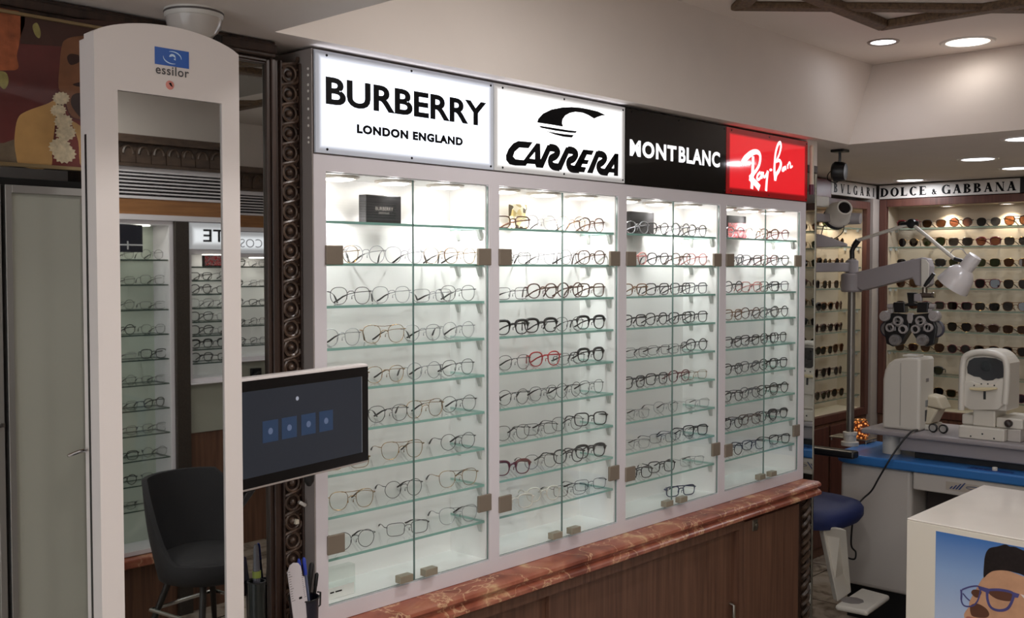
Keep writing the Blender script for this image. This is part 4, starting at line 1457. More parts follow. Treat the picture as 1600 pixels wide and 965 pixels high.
LW = {'D': .95, 'O': .98, 'L': .8, 'C': .9, 'E': .82, '&': .55, 'G': .98, 'A': .95, 'B': .85, 'N': .98, 'V': .95, 'R': .92, 'I': .42, ' ': .12, 'U': .9}
M_SIGNPALE = mat('sign_pale', (206, 200, 194), .35)


def wallsign(label, p0, p1, z0, z1, s, q0, q1, m, lm, out, hfrac=(.16, .8)):
    """thin letter board from p0 to p1 (left to right as seen); letters between q0 and q1 along it"""
    p0, p1, out = Vector(p0), Vector(p1), Vector(out)
    ux = (p1 - p0).normalized()
    t = thing('letter_board', label, 'shop sign', ((p0.x + p1.x) / 2, (p0.y + p1.y) / 2, z0), 0, 'letter boards over the sunglasses')
    a, b = p0, p1 - out * .03
    MB().box((a.x, a.y, z0), (b.x, b.y, z1)).build('board', m, t, world=True, bevel=.001)
    if s:
        h = (z1 - z0) * (hfrac[1] - hfrac[0])
        tot = sum(LW[c] for c in s) * h
        gap = ((q1 - q0) - tot) / max(1, len(s) - 1)
        k = 1
        if gap < .004:
            k = ((q1 - q0) - .004 * (len(s) - 1)) / tot
            gap = .004
        serif_line(s, p0 + ux * q0 + out * .0001 + Vector((0, 0, z0 + (z1 - z0) * hfrac[0] - p0.z)), ux, [LW[c] * h * k for c in s], h, lm, t, gap, out)
    return t


zs0, zs1 = 2.07, 2.152
ya = P(1374, 300, 'x', XW).y
yb_ = P(1593.5, 300, 'x', XW).y
l0, l1 = ya - P(1376, 300, 'x', XW).y, ya - P(1588, 290, 'x', XW).y
wallsign('long pale board with black serif capitals above the wide sunglasses case', (XW - .001, ya, 0), (XW - .001, yb_, 0), zs0, zs1, 'DOLCE & GABBANA', l0, l1, M_SIGNPALE, M_INK, (-1, 0, 0))
wallsign('black board with white edge, right of the long pale lettered board', (XW - .001, yb_ - .001, 0), (XW - .001, -.75, 0), zs0, zs1, 'D', .03, .1, mat('board_black', (24, 22, 24), .3), mat('board_letter_white', (226, 224, 220), .4), (-1, 0, 0))
xa, xb = P(1299, 300, 'y', YW).x, P(1369, 300, 'y', YW).x
wallsign('pale board with black serif capitals above the narrow corner case', (xa, YW - .001, 0), (xb, YW - .001, 0), zs0, zs1, 'BVLGARI', .03, xb - xa - .03, M_SIGNPALE, M_INK, (0, -1, 0))
wallsign('dark red board left of the pale board in the corner', (xa - .7, YW - .001, 0), (xa - .002, YW - .001, 0), zs0 - .02, zs1, '', 0, 0, mat('board_red', (110, 34, 42), .35), M_INK, (0, -1, 0))

# narrow mirror at the end of the cabinet wall
t = thing('narrow_mirror', 'narrow tall mirror strip at the right end of the cabinets', 'mirror', (3.918, .008, 0))
MB().box((3.876, .002, .02), (3.957, .019, 2.028)).build('mirror_glass', M_MIRROR, t, world=True)
MB().box((3.9572, -.001, .01), (3.9615, .0195, 2.028)).build('edge_strip', M_STEEL, t, world=True)
# slim cream unlit rod standing beside the red sign
p = P(1263.5, 275, 'y', -.02)
t = thing('cream_tube', 'slim cream tube upright at the right edge of the red sign', 'lamp', (3.885, -.016, 1.98))
MB().cyl((0, 0, 0), (0, 0, .15), .0085, n=14).lathe([(.0085, .15), (.006, .156), (0, .158)]).build('tube', mat('tube_cream', (206, 196, 176), .35), t, 40)
MB().cyl((0, 0, -.04), (0, 0, 0), .01, n=14).build('cap', mat('cap_magenta', (92, 40, 60), .4), t, 40)

# ================================================================== EYE TEST EQUIPMENT
XF = P(1430, 738, 'z', .735).x
YE = .245
M_DESKBLUE = mat('desk_blue', (52, 112, 178), .3)
t = thing('instrument_desk', 'white instrument desk with a blue top in front of the sunglasses', 'desk', (4.75, -.5, 0))
ol = []
for a in range(7):
    q = PI - a * PI / 12
    ol.append((XF + .09 + .09 * math.cos(q), YE - .09 + .09 * math.sin(q)))
ol += [(5.08, YE), (5.08, -1.45), (XF, -1.45)]
MB().prism([(x, y, .735) for x, y in ol], (0, 0, .045)).build('desk_top', M_DESKBLUE, t, 30, bevel=.008, world=True)
y1 = P(1424, 800, 'x', XF + .03).y
zb0 = P(1420, 932, 'x', XF + .03).z
MB().box((XF + .03, y1, zb0), (5.0, YE - .03, .7345)).build('pedestal', mat('desk_white', (190, 184, 178), .45), t, bevel=.02, seg=3, world=True)
MB().box((XF + .06, y1 + .03, 0), (4.95, YE - .06, zb0)).build('plinth', M_BLACK, t, world=True)
y2 = -.83
dz0 = P(1440, 766, 'x', XF + .012).z
dr = MB().box((XF + .012, y2, dz0), (4.9, y1 - .012, .7345)).build('drawer', mat('desk_white', (190, 184, 178), .45), t, bevel=.006, world=True)
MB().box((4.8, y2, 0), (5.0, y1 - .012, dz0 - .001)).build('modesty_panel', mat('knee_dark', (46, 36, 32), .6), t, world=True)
MB().box((XF + .03, -1.42, 0), (5.0, y2 - .012, .7345)).build('pedestal', mat('desk_white', (190, 184, 178), .45), t, bevel=.02, seg=3, world=True)
# logo plate with slanted bars
X1 = XF + .0118
lpA, lpB = P(1478, 752, 'x', X1), P(1530, 762, 'x', X1)
pl = MB().box((X1 - .001, lpB.y, lpA.z - .035), (X1, lpA.y, lpA.z + .002)).build('logo_plate', mat('plate_beige', (176, 166, 154), .4), dr, world=True)
lg = MB()
for k in range(4):
    a = P(1483 + k * 4.6, 765, 'x', X1 - .0012)
    a.z = lpA.z - .028
    hh = .012 + .007 * k
    lg.prism([(X1 - .0012, a.y, a.z), (X1 - .0012, a.y - .008, a.z), (X1 - .0012, a.y - .008 - hh * .75, a.z + hh), (X1 - .0012, a.y - hh * .75 - .002, a.z + hh)], (-.0006, 0, 0))
lg.build('logo_bars', mat('logo_blue', (40, 60, 110), .4), pl, world=True)
MB().tube([(X1 - .0012, lpA.y - .085 - .035 + .033 * math.cos(q * PI / 10), lpA.z - .014 + .006 * math.sin(q * PI / 10)) for q in range(20)], .0014, 5, closed=True).build('logo_ring', mat('logo_blue', (40, 60, 110), .4), pl, world=True)
# control strip on the blue top
cA, cB = P(1498, 735, 'z', .781), P(1562, 748, 'z', .781)
MB().hexa([(XF + .02, cB.y, .7802), (XF + .055, cB.y, .7802), (XF + .055, cA.y, .7802), (XF + .02, cA.y, .7802), (XF + .022, cB.y + .01, .783), (XF + .053, cB.y + .01, .783), (XF + .053, cA.y - .01, .783), (XF + .022, cA.y - .01, .783)]).build('control_strip', mat('strip_blue', (30, 62, 120), .3), t, world=True)
for k in range(5):
    yy = cA.y + (cB.y - cA.y) * (.1 + .1 * k)
    MB().box((XF + .03, yy - .005, .7831), (XF + .045, yy + .005, .7845)).build('button', mat('button_dark', (24, 40, 84), .3), t, world=True)
p = P(1537, 739, 'z', .79)
MB().lathe([(.011, 0), (.011, .012), (.009, .014), (0, .0145)], (XF + .036, p.y, .7831), n=16).build('dial', M_DEVICE, t, 40, world=True)

# pole stand with the heavy swing arm
XP = 4.86
pb = P(1328, 690, 'x', XP)
t = thing('pole_stand', 'steel pole on the desk carrying a heavy grey swing arm', 'instrument stand', (XP, pb.y, .7805))
py_ = pb.y
zt_ = P(1328, 404, 'x', XP).z
pl_ = MB().cyl((0, 0, 0), (0, 0, zt_ - .78), .0185, n=20).build('pole', mat('pole_steel', (136, 132, 126), .3, .8), t, 40)
MB().lathe([(.042, 0), (.042, .018), (.03, .022), (.03, .05), (.034, .052), (.034, .066), (.0192, .068)]).build('base_collar', M_DEVICE, t, 40)
ac = lambda px, py: P(px, py, 'x', XP - .03)
za, zb2 = ac(1328, 427).z, ac(1328, 456).z
MB().lathe([(.045, zb2 - .7805), (.052, zb2 - .7805 + .008), (.052, za - .7805 - .006), (.045, za - .7805), (.019, za - .7805)]).build('pivot_block', M_DEVGREY, t, 40)
arm = MB()
pts = [(1336, 425), (1439, 402), (1449, 404), (1453, 416), (1452, 445), (1447, 448), (1430, 446), (1425, 434), (1347, 454), (1338, 449)]
arm.prism([ac(*q) for q in pts], (.06, 0, 0))
arm.build('swing_arm', M_DEVGREY, t, bevel=.006, seg=3, world=True)
hd = MB().prism([ac(*q) for q in [(1440, 404), (1448, 405.5), (1452.5, 412), (1452, 446), (1446, 449.5), (1440, 448)]], (-.008, 0, 0)).build('end_cover', M_DEVICE, t, bevel=.003, world=True)
a, b = ac(1446, 447), ac(1461, 427)
MB().tube([tuple(a + Vector((-.012, 0, 0))), tuple(a.lerp(b, .35) + Vector((-.012, 0, 0))), tuple(b + Vector((-.012, 0, 0)))], [.006, .01, .009], 10).build('clamp_lever', M_BLACK, t, 40, world=True)
# second arm to the left at the same pivot
a, b = P(1277, 419, 'x', XP + .05), P(1328, 417, 'x', XP)
MB().bar((4.45, .55, a.z), (XP, py_, b.z), .035, .045).build('rear_arm', M_DEVGREY, t, bevel=.005, world=True)
MB().lathe([(.03, za - .7805 + .001), (.03, b.z - .7805 + .03), (.02, b.z - .7805 + .036)]).build('upper_collar', M_DEVGREY, t, 40)
a = ac(1441, 447)
b = ac(1441, 463)
ax = a.y - .0
MB().cyl((XP, a.y, a.z + .01), (XP, a.y, b.z - .006), .0125, n=16).build('hanger_rod', M_STEEL, t, 40, world=True)

# phoropter
XPH = XP - .02
fc = lambda x, y: P(1360 + x / 6.892, 430 + y / 6.892, 'x', XPH)
top = fc(445, 215)
t = thing('phoropter', 'black phoropter with two lens discs hanging under the grey swing arm', 'eye test instrument', tuple(fc(445, 560)))
px_m = (fc(100, 500) - fc(200, 500)).length / 100


def disc(name, x, y, r, prof, m, parent, x0=0):
    c = fc(x, y) + Vector((x0, 0, 0))
    return MB().lathe([(r * px_m * a, b) for a, b in prof], c, (-1, 0, 0), 28).build(name, m, parent, 40, world=True)


M_PHB = mat('phoropter_black', (16, 16, 18), .3)
M_PHW = mat('phoropter_pale', (158, 152, 150), .3)
M_PHG = mat('phoropter_grey', (128, 124, 122), .3, .3)
M_PHV = mat('phoropter_violet', (52, 50, 66), .35)
M_GLS = mat('black_glass', (12, 12, 14), .05)
half = [(436, 425), (250, 405), (195, 470), (160, 560), (175, 660), (190, 735), (260, 765), (345, 738), (420, 620), (436, 575)]
for sg in (0, 1):
    mx_ = (lambda x: x) if sg == 0 else (lambda x: 890 - x)
    hb = MB().prism([fc(mx_(x), y) + Vector((-.02, 0, 0)) for x, y in half], (.05, 0, 0)).build('lens_housing', M_PHB, t, world=True, bevel=.004)
    disc('side_dial', mx_(195), 575, 92, [(1, 0), (1, .012), (.86, .016), (.84, .012), (0, .012)], M_PHV, t, .012)
    disc('dial_scale', mx_(190), 575, 74, [(1, 0), (1, .0012), (0, .0015)], M_PHG, t, -.0005)
    disc('top_knob', mx_(180), 438, 56, [(1, 0), (1, .03), (.88, .036), (.4, .036), (.36, .039), (0, .039)], M_PHW, t, 0)
    disc('lens_knob', mx_(298), 690, 58, [(1, 0), (1, .022), (.85, .03), (.4, .03), (.3, .026), (0, .026)], M_PHG, t, -.021)
    arm_ = MB()
    for (ax_, ay_), (bx_, by_) in (((325, 487), (240, 560)), ((325, 487), (350, 545)), ((240, 560), (300, 560))):
        arm_.bar(fc(mx_(ax_), ay_) + Vector((-.026, 0, 0)), fc(mx_(bx_), by_) + Vector((-.026, 0, 0)), .008, .03, up=(0, 1, .3))
    arm_.build('turret_arm', M_PHG, t, world=True, bevel=.002)
    for (x, y), r in (((325, 487), 50), ((240, 560), 46), ((378, 577), 46)):
        rg_ = disc('lens_ring', mx_(x), y, r, [(1, 0), (1, .014), (.9, .017), (.66, .017), (.6, .006), (.6, 0)], M_PHW, t, -.021)
        disc('lens_eye', mx_(x), y, r * .6, [(1, .001), (1, .005), (0, .004)], M_GLS, rg_, -.021)
    bxp = [fc(mx_(x), y) + Vector((-.012, 0, 0)) for x, y in [(255, 290), (375, 290), (385, 400), (265, 400)]]
    MB().prism(bxp, (.045, 0, 0)).build('upper_block', M_PHB, t, world=True, bevel=.004)
    MB().cyl(fc(mx_(190), 335), fc(mx_(250), 330), .012, n=14).build('side_screw', M_PHW, t, 40, world=True)
    MB().prism([fc(mx_(x), y) + Vector((-.02, 0, 0)) for x, y in [(205, 360), (255, 360), (255, 405), (225, 415)]], (.02, 0, 0)).build('level_clip', M_PHW, t, world=True, bevel=.002)
MB().prism([fc(x, y) + Vector((-.006, 0, 0)) for x, y in [(395, 185), (498, 185), (498, 235), (470, 300), (540, 310), (540, 330), (350, 330), (350, 310), (410, 300)]], (.03, 0, 0)).build('hanger_bracket', M_PHB, t, world=True, bevel=.003)
MB().prism([fc(x, y) + Vector((-.022, 0, 0)) for x, y in [(415, 405), (475, 405), (478, 470), (462, 515), (428, 515), (410, 470)]], (.02, 0, 0)).build('nose_scale', M_PHW, t, world=True, bevel=.003)
MB().cyl(fc(540, 215), fc(668, 215), .0115, n=14).build('tilt_grip', mat('grip_bronze', (92, 78, 70), .35, .4), t, 40, world=True)
MB().cyl(fc(668, 215), fc(690, 213), .013, n=14).build('grip_cap', M_STEEL, t, 40, world=True)
MB().box(tuple(fc(560, 200) + Vector((-.012, 0, 0))), tuple(fc(475, 280) + Vector((.012, 0, 0)))).build('swivel_joint', M_DEVGREY, t, world=True, bevel=.004)

# reading lamp
lc = lambda px, py: P(px, py, 'x', XP)
t = thing('reading_lamp', 'jointed white reading lamp reaching over the swing arm', 'lamp', tuple(lc(1331, 404)))
j0, j1, j2, j3 = lc(1334, 385), lc(1341, 375), lc(1424, 349), lc(1491, 404)
MB().tube([(XP, py_, zt_), tuple(lc(1331, 392)), tuple(j0), tuple(lc(1337, 378))], [.012, .012, .011, .011], 12).build('lower_joint', M_BLACK, t, 40, world=True)
MB().tube([tuple(j0), tuple(j1)], .014, 12).build('lower_joint', M_BLACK, t, 40, world=True)
MB().tube([tuple(j1), tuple(j2)], .0085, 12).build('arm', M_DEVICE, t, 40, world=True)
MB().lathe([(0, -.012), (.02, -.01), (.024, 0), (.02, .01), (0, .012)], j2, (-1, 0, 0), 18).tube([tuple(j2 + Vector((0, .05, -.002))), tuple(j2), tuple(j2 + Vector((0, -.035, .002)))], [.009, .012, .009], 10).build('elbow_joint', M_BLACK, t, 50, world=True)
MB().tube([tuple(j2), tuple(j3)], .0085, 12).build('arm', M_DEVICE, t, 40, world=True)
h0, h1 = lc(1520, 405), lc(1490, 444)
axh = (h1 - h0).normalized()
Lh = (h1 - h0).length
MB().lathe([(0, -.02), (.03, -.018), (.033, 0), (.033, Lh * .36), (.045, Lh * .42), (.064, Lh * .62), (.075, Lh * 1.0), (.077, Lh * 1.08), (.073, Lh * 1.08), (.06, Lh * .64), (.03, Lh * .44), (0, Lh * .42)], h0, axh, 32).build('lamp_shade', mat('lamp_white', (196, 190, 188), .25), t, 40, world=True)
MB().tube([tuple(j3), tuple(lc(1502, 407)), tuple(h0 + axh * Lh * .2)], .009, 10).build('shade_joint', M_BLACK, t, 40, world=True)
MB().tube(smooth_path([lc(1484, 397), lc(1490, 390), lc(1502, 389), lc(1509, 396), lc(1515, 403)], 5), .0022, 6).build('cable', M_DEVGREY, t, 50, world=True)

# grey instrument table on the desk
ZT = .9
tA, tB = P(1345, 662, 'z', ZT), P(1600, 703, 'z', ZT)
XT = (tA.x + tB.x) / 2
YT2 = P(1345, 662, 'x', XT).y
t = thing('instrument_table', 'grey sliding instrument table standing on the blue desk top', 'instrument table', (XT + .2, -.4, .7805))
MB().box((XT, -1.2, ZT - .024), (XT + .42, YT2, ZT)).build('table_top', M_DEVGREY, t, bevel=.008, seg=3, world=True)
yb2 = P(1392, 690, 'x', XT + .03).y
MB().box((XT + .03, -1.15, .812), (XT + .38, yb2 - .04, ZT - .0245)).build('slide_housing', M_DEVGREY, t, bevel=.006, world=True)
MB().box((XT + .06, -1.1, .7807), (XT + .36, yb2 - .1, .8115)).build('slide_rail', mat('rail_black', (24, 24, 26), .5), t, world=True)
pc_ = P(1391, 700, 'x', XT + .09)
MB().cyl((XT + .11, pc_.y - .0, .7807), (XT + .11, pc_.y, ZT - .025), .042, n=24).build('support_column', M_DEVICE, t, 40, world=True)

# first machine: keratometer seen from behind
XK = XT + .07
kc = lambda px, py: P(px, py, 'x', XK)
kb = kc(1378, 668)
t = thing('eye_tester', 'cream hood shaped eye testing machine on the left of the instrument table', 'eye test machine', (XK + .1, (kc(1378, 650).y + kc(1436, 650).y) / 2, ZT))
kp = [(1378, 672), (1378.5, 625), (1379, 592), (1382, 577), (1388, 567), (1397, 561), (1412, 558.5), (1437, 559), (1446, 564), (1449, 572), (1447, 674)]
pts = [kc(*q) for q in kp]
for q in pts:
    q.z = max(q.z, ZT + .0005)
pts[0].z = pts[-1].z = ZT + .0005
yk0 = kc(1436, 600).y
pts = [Vector((q.x, max(q.y, yk0 - .004 if i > 7 else q.y), q.z)) for i, q in enumerate(pts)]
MB().prism(pts, (.17, 0, 0)).build('hood', M_DEVICE, t, bevel=.012, seg=3, world=True)
ks = lambda px, py: P(px, py, 'y', yk0 - .0002)
MB().box((XK - .0015, (pts[0].y + yk0) / 2 - .001, ZT + .02), (XK + .001, (pts[0].y + yk0) / 2 + .001, ZT + .31)).build('seam', mat('seam_grey', (140, 136, 128), .5), t, world=True)
yk = min(q.y for q in pts)
tz = max(q.z for q in pts)
MB().box((XK + .04, yk + .03, tz - .002), (XK + .12, yk + .1, tz + .008)).build('top_cap', M_DEVICE, t, bevel=.003, world=True)
for px, py, w_, h_, m, nm in ((1446, 594, .03, .016, mat('mark_grey', (120, 116, 116), .4), 'maker_mark'), (1443.5, 631, .036, .03, mat('label_grey', (120, 124, 128), .4), 'label'), (1443, 650, .042, .052, mat('vent_dark', (44, 46, 52), .5), 'connector_panel')):
    z = P(px, py, 'y', yk).z
    MB().box((XK + .085 - w_ / 2, yk - .0015, z - h_ / 2), (XK + .085 + w_ / 2, yk + .0005, z + h_ / 2)).build(nm, m, t, world=True)
hs = MB()
zh = P(1465, 640, 'y', yk - .05).z
hs.hexa([(XK + .07, yk - .02, zh - .07), (XK + .19, yk - .02, zh - .07), (XK + .19, yk + .01, zh - .07), (XK + .07, yk + .01, zh - .07), (XK + .09, yk - .05, zh), (XK + .2, yk - .05, zh), (XK + .2, yk + .01, zh + .01), (XK + .09, yk + .01, zh + .01)])
hs.hexa([(XK + .09, yk - .075, zh + .001), (XK + .2, yk - .075, zh + .001), (XK + .2, yk + .008, zh + .011), (XK + .09, yk + .008, zh + .011), (XK + .1, yk - .045, zh + .055), (XK + .2, yk - .045, zh + .055), (XK + .2, yk + .008, zh + .065), (XK + .1, yk + .008, zh + .065)])
hs.build('eyepiece_housing', mat('device_cream', (188, 178, 156), .4), t, bevel=.01, seg=3, world=True)
MB().box((XK + .07, yk - .03, ZT + .0005), (XK + .2, yk + .006, zh - .0705)).build('foot', M_DEVICE, t, bevel=.004, world=True)
# two little black rollers in front
for px, lb in ((1459, 'small black wheel left of its twin between the two eye machines'), (1475, 'small black wheel right of its twin between the two eye machines')):
    p = P(px, 664, 'x', XT + .1)
    o = thing('roller', lb, 'wheel', (XT + .1, p.y, ZT), 0, 'small wheels on the instrument table')
    MB().lathe([(.006, 0), (.006, .002), (.011, .003), (.012, .011), (.02, .012), (.021, .02), (.016, .024), (.006, .022), (0, .022)], (.012, 0, .0214), (-1, 0, 0), 24).build('wheel', M_BLACK, o, 40)
    MB().lathe([(.014, 0), (.014, .0012), (.009, .0016), (.004, .0008), (0, .0008)], (-.0123, 0, .0214), (-1, 0, 0), 20).build('hub', mat('hub_grey', (150, 148, 144), .3), o, 40)

# second machine: autorefractor with the dark window towards us
XA = XT + .03
c2 = lambda x, y: P(1360 + x / 4.3875, 540 + y / 4.3875, 'x', XA)
t = thing('auto_refractor', 'cream autorefractor with a dark wide window on the right of the instrument table', 'eye test machine', (XA + .1, c2(770, 400).y, ZT))
yl2, yr2 = c2(612, 500).y, c2(922, 500).y
ztp = c2(760, 30).z
n_ = 20
fr_out = []
for k in range(n_ + 1):
    f = k / n_
    y = yl2 + (yr2 - yl2) * f
    fr_out.append((y, ztp - .055 * abs(2 * f - 1) ** 3.2))
wn = [(652, 150), (665, 105), (700, 85), (770, 80), (850, 88), (895, 110), (915, 150), (915, 215), (870, 228), (850, 225), (830, 238), (790, 242), (760, 235), (740, 218), (700, 212), (655, 190)]
MB().prism([(XA + .02, yl2, c2(760, 440).z), (XA + .02, yr2, c2(760, 440).z)] + [(XA + .02, y, z) for y, z in fr_out[::-1]], (.17, 0, 0)).build('body', M_DEVICE, t, bevel=.008, seg=3, world=True)
wnd = MB().prism([c2(*q) + Vector((.0185, 0, 0)) for q in wn], (.0025, 0, 0)).build('window', mat('window_dark', (40, 38, 40), .08), t, world=True)
c = c2(782, 140) + Vector((.0178, 0, 0))
MB().lathe([(.024, 0), (.024, .0015), (.015, .002), (0, .0012)], c, (-1, 0, 0), 20).build('lens', M_GLS, wnd, 40, world=True)
hd = MB()
ring = smooth_path([c2(x, y) + Vector((.008, 0, 0)) for x, y in [(618, 440), (622, 250), (632, 110), (668, 62), (760, 44), (870, 62), (925, 110), (930, 250), (918, 400)]], 5)
hd.tube(ring, .014, 10)
hd.build('head_rest_frame', M_DEVICE, t, 50, world=True)
fp = [c2(x, y) + Vector((.006, 0, 0)) for x, y in [(625, 250), (680, 240), (740, 262), (850, 262), (870, 235), (915, 225), (915, 400), (870, 440), (680, 440), (612, 400)]]
MB().prism(fp, (.0135, 0, 0)).build('face_plate', M_DEVICE, t, world=True, bevel=.003)
for k, x in enumerate((708, 757, 802, 846)):
    MB().lathe([(.0035, 0), (.003, .002), (0, .0022)], c2(x, 272 - (10 if k in (1, 2) else 0)) + Vector((.006, 0, 0)), (-1, 0, 0), 8).build('pin', M_BLACK, t, world=True)
MB().prism([c2(x, y) + Vector((-.02, 0, 0)) for x, y in [(685, 285), (870, 285), (872, 298), (800, 308), (770, 308), (688, 300)]], (.026, 0, 0)).build('chin_rest', mat('chin_cream', (206, 192, 156), .4), t, world=True, bevel=.004)
MB().prism([c2(x, y) + Vector((.004, 0, 0)) for x, y in [(772, 312), (788, 312), (788, 368), (772, 368)]], (.0019, 0, 0)).build('slot', M_BLACK, t, world=True)
zbb = c2(760, 440).z
MB().box((XA + .03, yr2 + .05, ZT + .055), (XA + .18, yl2 - .045, zbb - .0005)).build('neck', M_DEVICE, t, world=True, bevel=.006)
MB().box((XA - .005, yr2 - .0, ZT + .0005), (XA + .22, yl2 + .003, ZT + .0545)).build('base', M_DEVICE, t, world=True, bevel=.005)
bb = MB().box((XA + .04, yr2 - .06, ZT + .055), (XA + .26, yr2 + .049, ZT + .1)).box((XA + .04, yl2 - .044, ZT + .055), (XA + .2, yl2 + .005, ZT + .1)).build('stage', M_DEVICE, t, world=True, bevel=.006)
MB().box((XA + .03, yr2 - .055, ZT + .0005), (XA + .27, yr2 - .001, ZT + .0545)).build('base_step', mat('device_shade', (178, 172, 166), .4), t, world=True, bevel=.004)
kz = c2(905, 500)
MB().lathe([(.016, 0), (.017, .014), (.012, .022), (0, .024)], (XA + .04, yr2 - .005, ZT + .078), (-1, 0, 0), 18).build('side_knob', mat('knob_brown', (50, 40, 38), .3), t, 40, world=True)
for x, y in ((690, 612), (770, 588), (850, 632)):
    MB().lathe([(.004, 0), (.003, .001), (0, .0012)], (XA - .005, c2(x, y).y, ZT + .012 + (.015 if x == 770 else 0)), (-1, 0, 0), 8).build('screw', M_BLACK, t, world=True)
MB().lathe([(.006, 0), (.006, .008), (.003, .012), (0, .0125)], c2(612, 345) + Vector((.01, 0, 0)), (-1, 0, 0), 12).build('indicator_lamp', mat('indicator', (255, 236, 200), .2, em=2), t, 40, world=True)

# cable from the table down to the chair
cpt = [P(1458, 667, 'z', ZT + .006), P(1436, 671, 'z', ZT + .006), P(1424, 674, 'x', XT - .02), P(1407, 693, 'x', XT - .06), P(1392, 715, 'x', XF - .05), P(1374, 745, 'x', XF - .06), P(1362, 766, 'x', XF - .06), P(1348, 779, 'x', XF - .07), P(1340, 790, 'x', XF - .12), P(1333, 810, 'x', XF - .14), P(1330, 850, 'x', XF - .12), P(1337, 862, 'x', XF - .1), P(1335, 873, 'x', XF - .1), P(1322, 870, 'x', XF - .1)]
tag(MB().tube(smooth_path(cpt, 6), .0042, 8).build('power_cable', M_BLACK, None, 60, origin=tuple(cpt[0])), 'black cable hanging from the instrument table in front of the white desk side', 'cable')
cp2 = [P(1400, 690, 'x', XT + .02), P(1440, 697, 'x', XT - .004), P(1500, 706, 'x', XT - .004), P(1560, 715, 'x', XT - .004), P(1600, 722, 'x', XT + .0)]

# glowing amber candle jar on a small steel tray
lq = P(1345, 657, 'x', 5.0)
tr = thing('steel_tray', 'small steel tray on legs behind the pole, under the amber jar', 'tray', (5.0, lq.y + .02, .7805))
zt2 = P(1345, 683, 'x', 5.0).z
MB().box((-.06, -.08, zt2 - .7805 - .008), (.06, .12, zt2 - .7805)).build('tray_top', M_STEEL, tr, bevel=.003)
for sx in (-.05, .05):
    for sy in (-.07, .11):
        MB().cyl((sx, sy, 0), (sx, sy, zt2 - .7805 - .0085), .005, n=8).build('leg', M_STEEL, tr)


def mosaic(nt):
    v = nt.nodes.new('ShaderNodeTexVoronoi')
    v.inputs['Scale'].default_value = 75
    nt.links.new(obj_coords(nt, (1, 1, 1)), v.inputs['Vector'])
    c = ramp(nt, v.outputs['Distance'], [(.0, (255, 214, 150)), (.32, (214, 120, 50)), (.5, (70, 30, 14))])
    b = nt.nodes['Principled BSDF']
    nt.links.new(c, b.inputs['Emission Color'])
    b.inputs['Emission Strength'].default_value = .9
    return c


t = thing('candle_jar', 'glowing amber mosaic glass candle jar behind the steel pole', 'candle jar', (5.0, lq.y, zt2))
MB().lathe([(0, .0005), (.03, .0005), (.043, .02), (.048, .045), (.042, .066), (.03, .08), (.03, .088), (.026, .088), (.026, .08), (0, .075)]).build('mosaic_bowl', ramp_mat('amber_mosaic', mosaic, .15), t, 50)
MB().tube([(.029 * math.cos(q * PI / 12), .029 * math.sin(q * PI / 12), .0885) for q in range(24)], .003, 6, closed=True).build('rim', mat('rim_brass', (170, 130, 80), .3, .8), t, 50)
# clear plastic stand with blue strip, right of the lamp
p = P(1548, 412, 'x', 5.6)
# chart projector on a bracket from the wall end
XJ = 4.40
pj = lambda px, py: P(px, py, 'x', XJ)
c = pj(1316, 325)
t = thing('chart_projector', 'white projector with a dark round lens on a wall bracket under the corner sign', 'projector', tuple(c))
axj = Vector((-.62, -.62, .30)).normalized()
b0 = pj(1311, 334)
MB().lathe([(0, 0), (.045, 0), (.058, .012), (.058, .03), (.05, .04), (.042, .06), (.036, .1), (.033, .106), (.028, .106), (.026, .098), (0, .098)], b0 - axj * .03, axj, 32).build('body', M_DEVICE, t, 40, world=True)
MB().lathe([(.026, 0), (.025, .004), (.014, .006), (0, .004)], b0 + axj * .069, axj, 24).build('lens', M_GLS, t, 40, world=True)
MB().lathe([(.05, -.0), (.056, -.02), (.045, -.036), (0, -.04)], b0 - axj * .031, axj, 24).build('rear_shell', mat('shell_dark', (44, 42, 42), .35), t, 40, world=True)
up_ = pj(1291, 316)
MB().box((3.965, up_.y - .03, up_.z - .025), (XJ - .03, up_.y + .05, up_.z + .022)).build('bracket_box', M_DEVICE, t, bevel=.004, world=True)
a, b = pj(1287, 338), pj(1334, 344)
MB().bar((3.966, a.y + .05, a.z - .01), tuple(b0 - axj * .055), .06, .035).build('bracket_arm', M_DEVGREY, t, bevel=.004, world=True)
MB().tube(smooth_path([pj(1287, 352), pj(1284, 370), pj(1300, 374), pj(1317, 362), pj(1318, 344)], 5), .0025, 6).build('cable', M_BLACK, t, 50, world=True)
MB().tube([b0 - axj * .05, pj(1337, 341) + Vector((.05, .0, 0))], [.03, .024], 16).build('side_cap', M_DEVGREY, t, 40, world=True)
# pale angled shelf boards behind the projector
t = thing('bracket_shelf', 'pale wedge shaped shelf below the projector beside the pole', 'shelf', (4.3, .3, P(1300, 382, 'x', 4.3).z))
q = [P(x, y, 'x', 4.3) for x, y in [(1270, 364), (1284, 366), (1322, 380), (1322, 384), (1270, 386)]]
MB().prism(q, (.12, .05, 0)).build('wedge', mat('shelf_pale', (176, 172, 176), .4), t, world=True, bevel=.003)
MB().box((3.965, q[0].y - .01, q[4].z + .002), (4.299, q[0].y + .1, q[0].z)).build('wall_plate', mat('shelf_pale', (176, 172, 176), .4), t, world=True, bevel=.003)
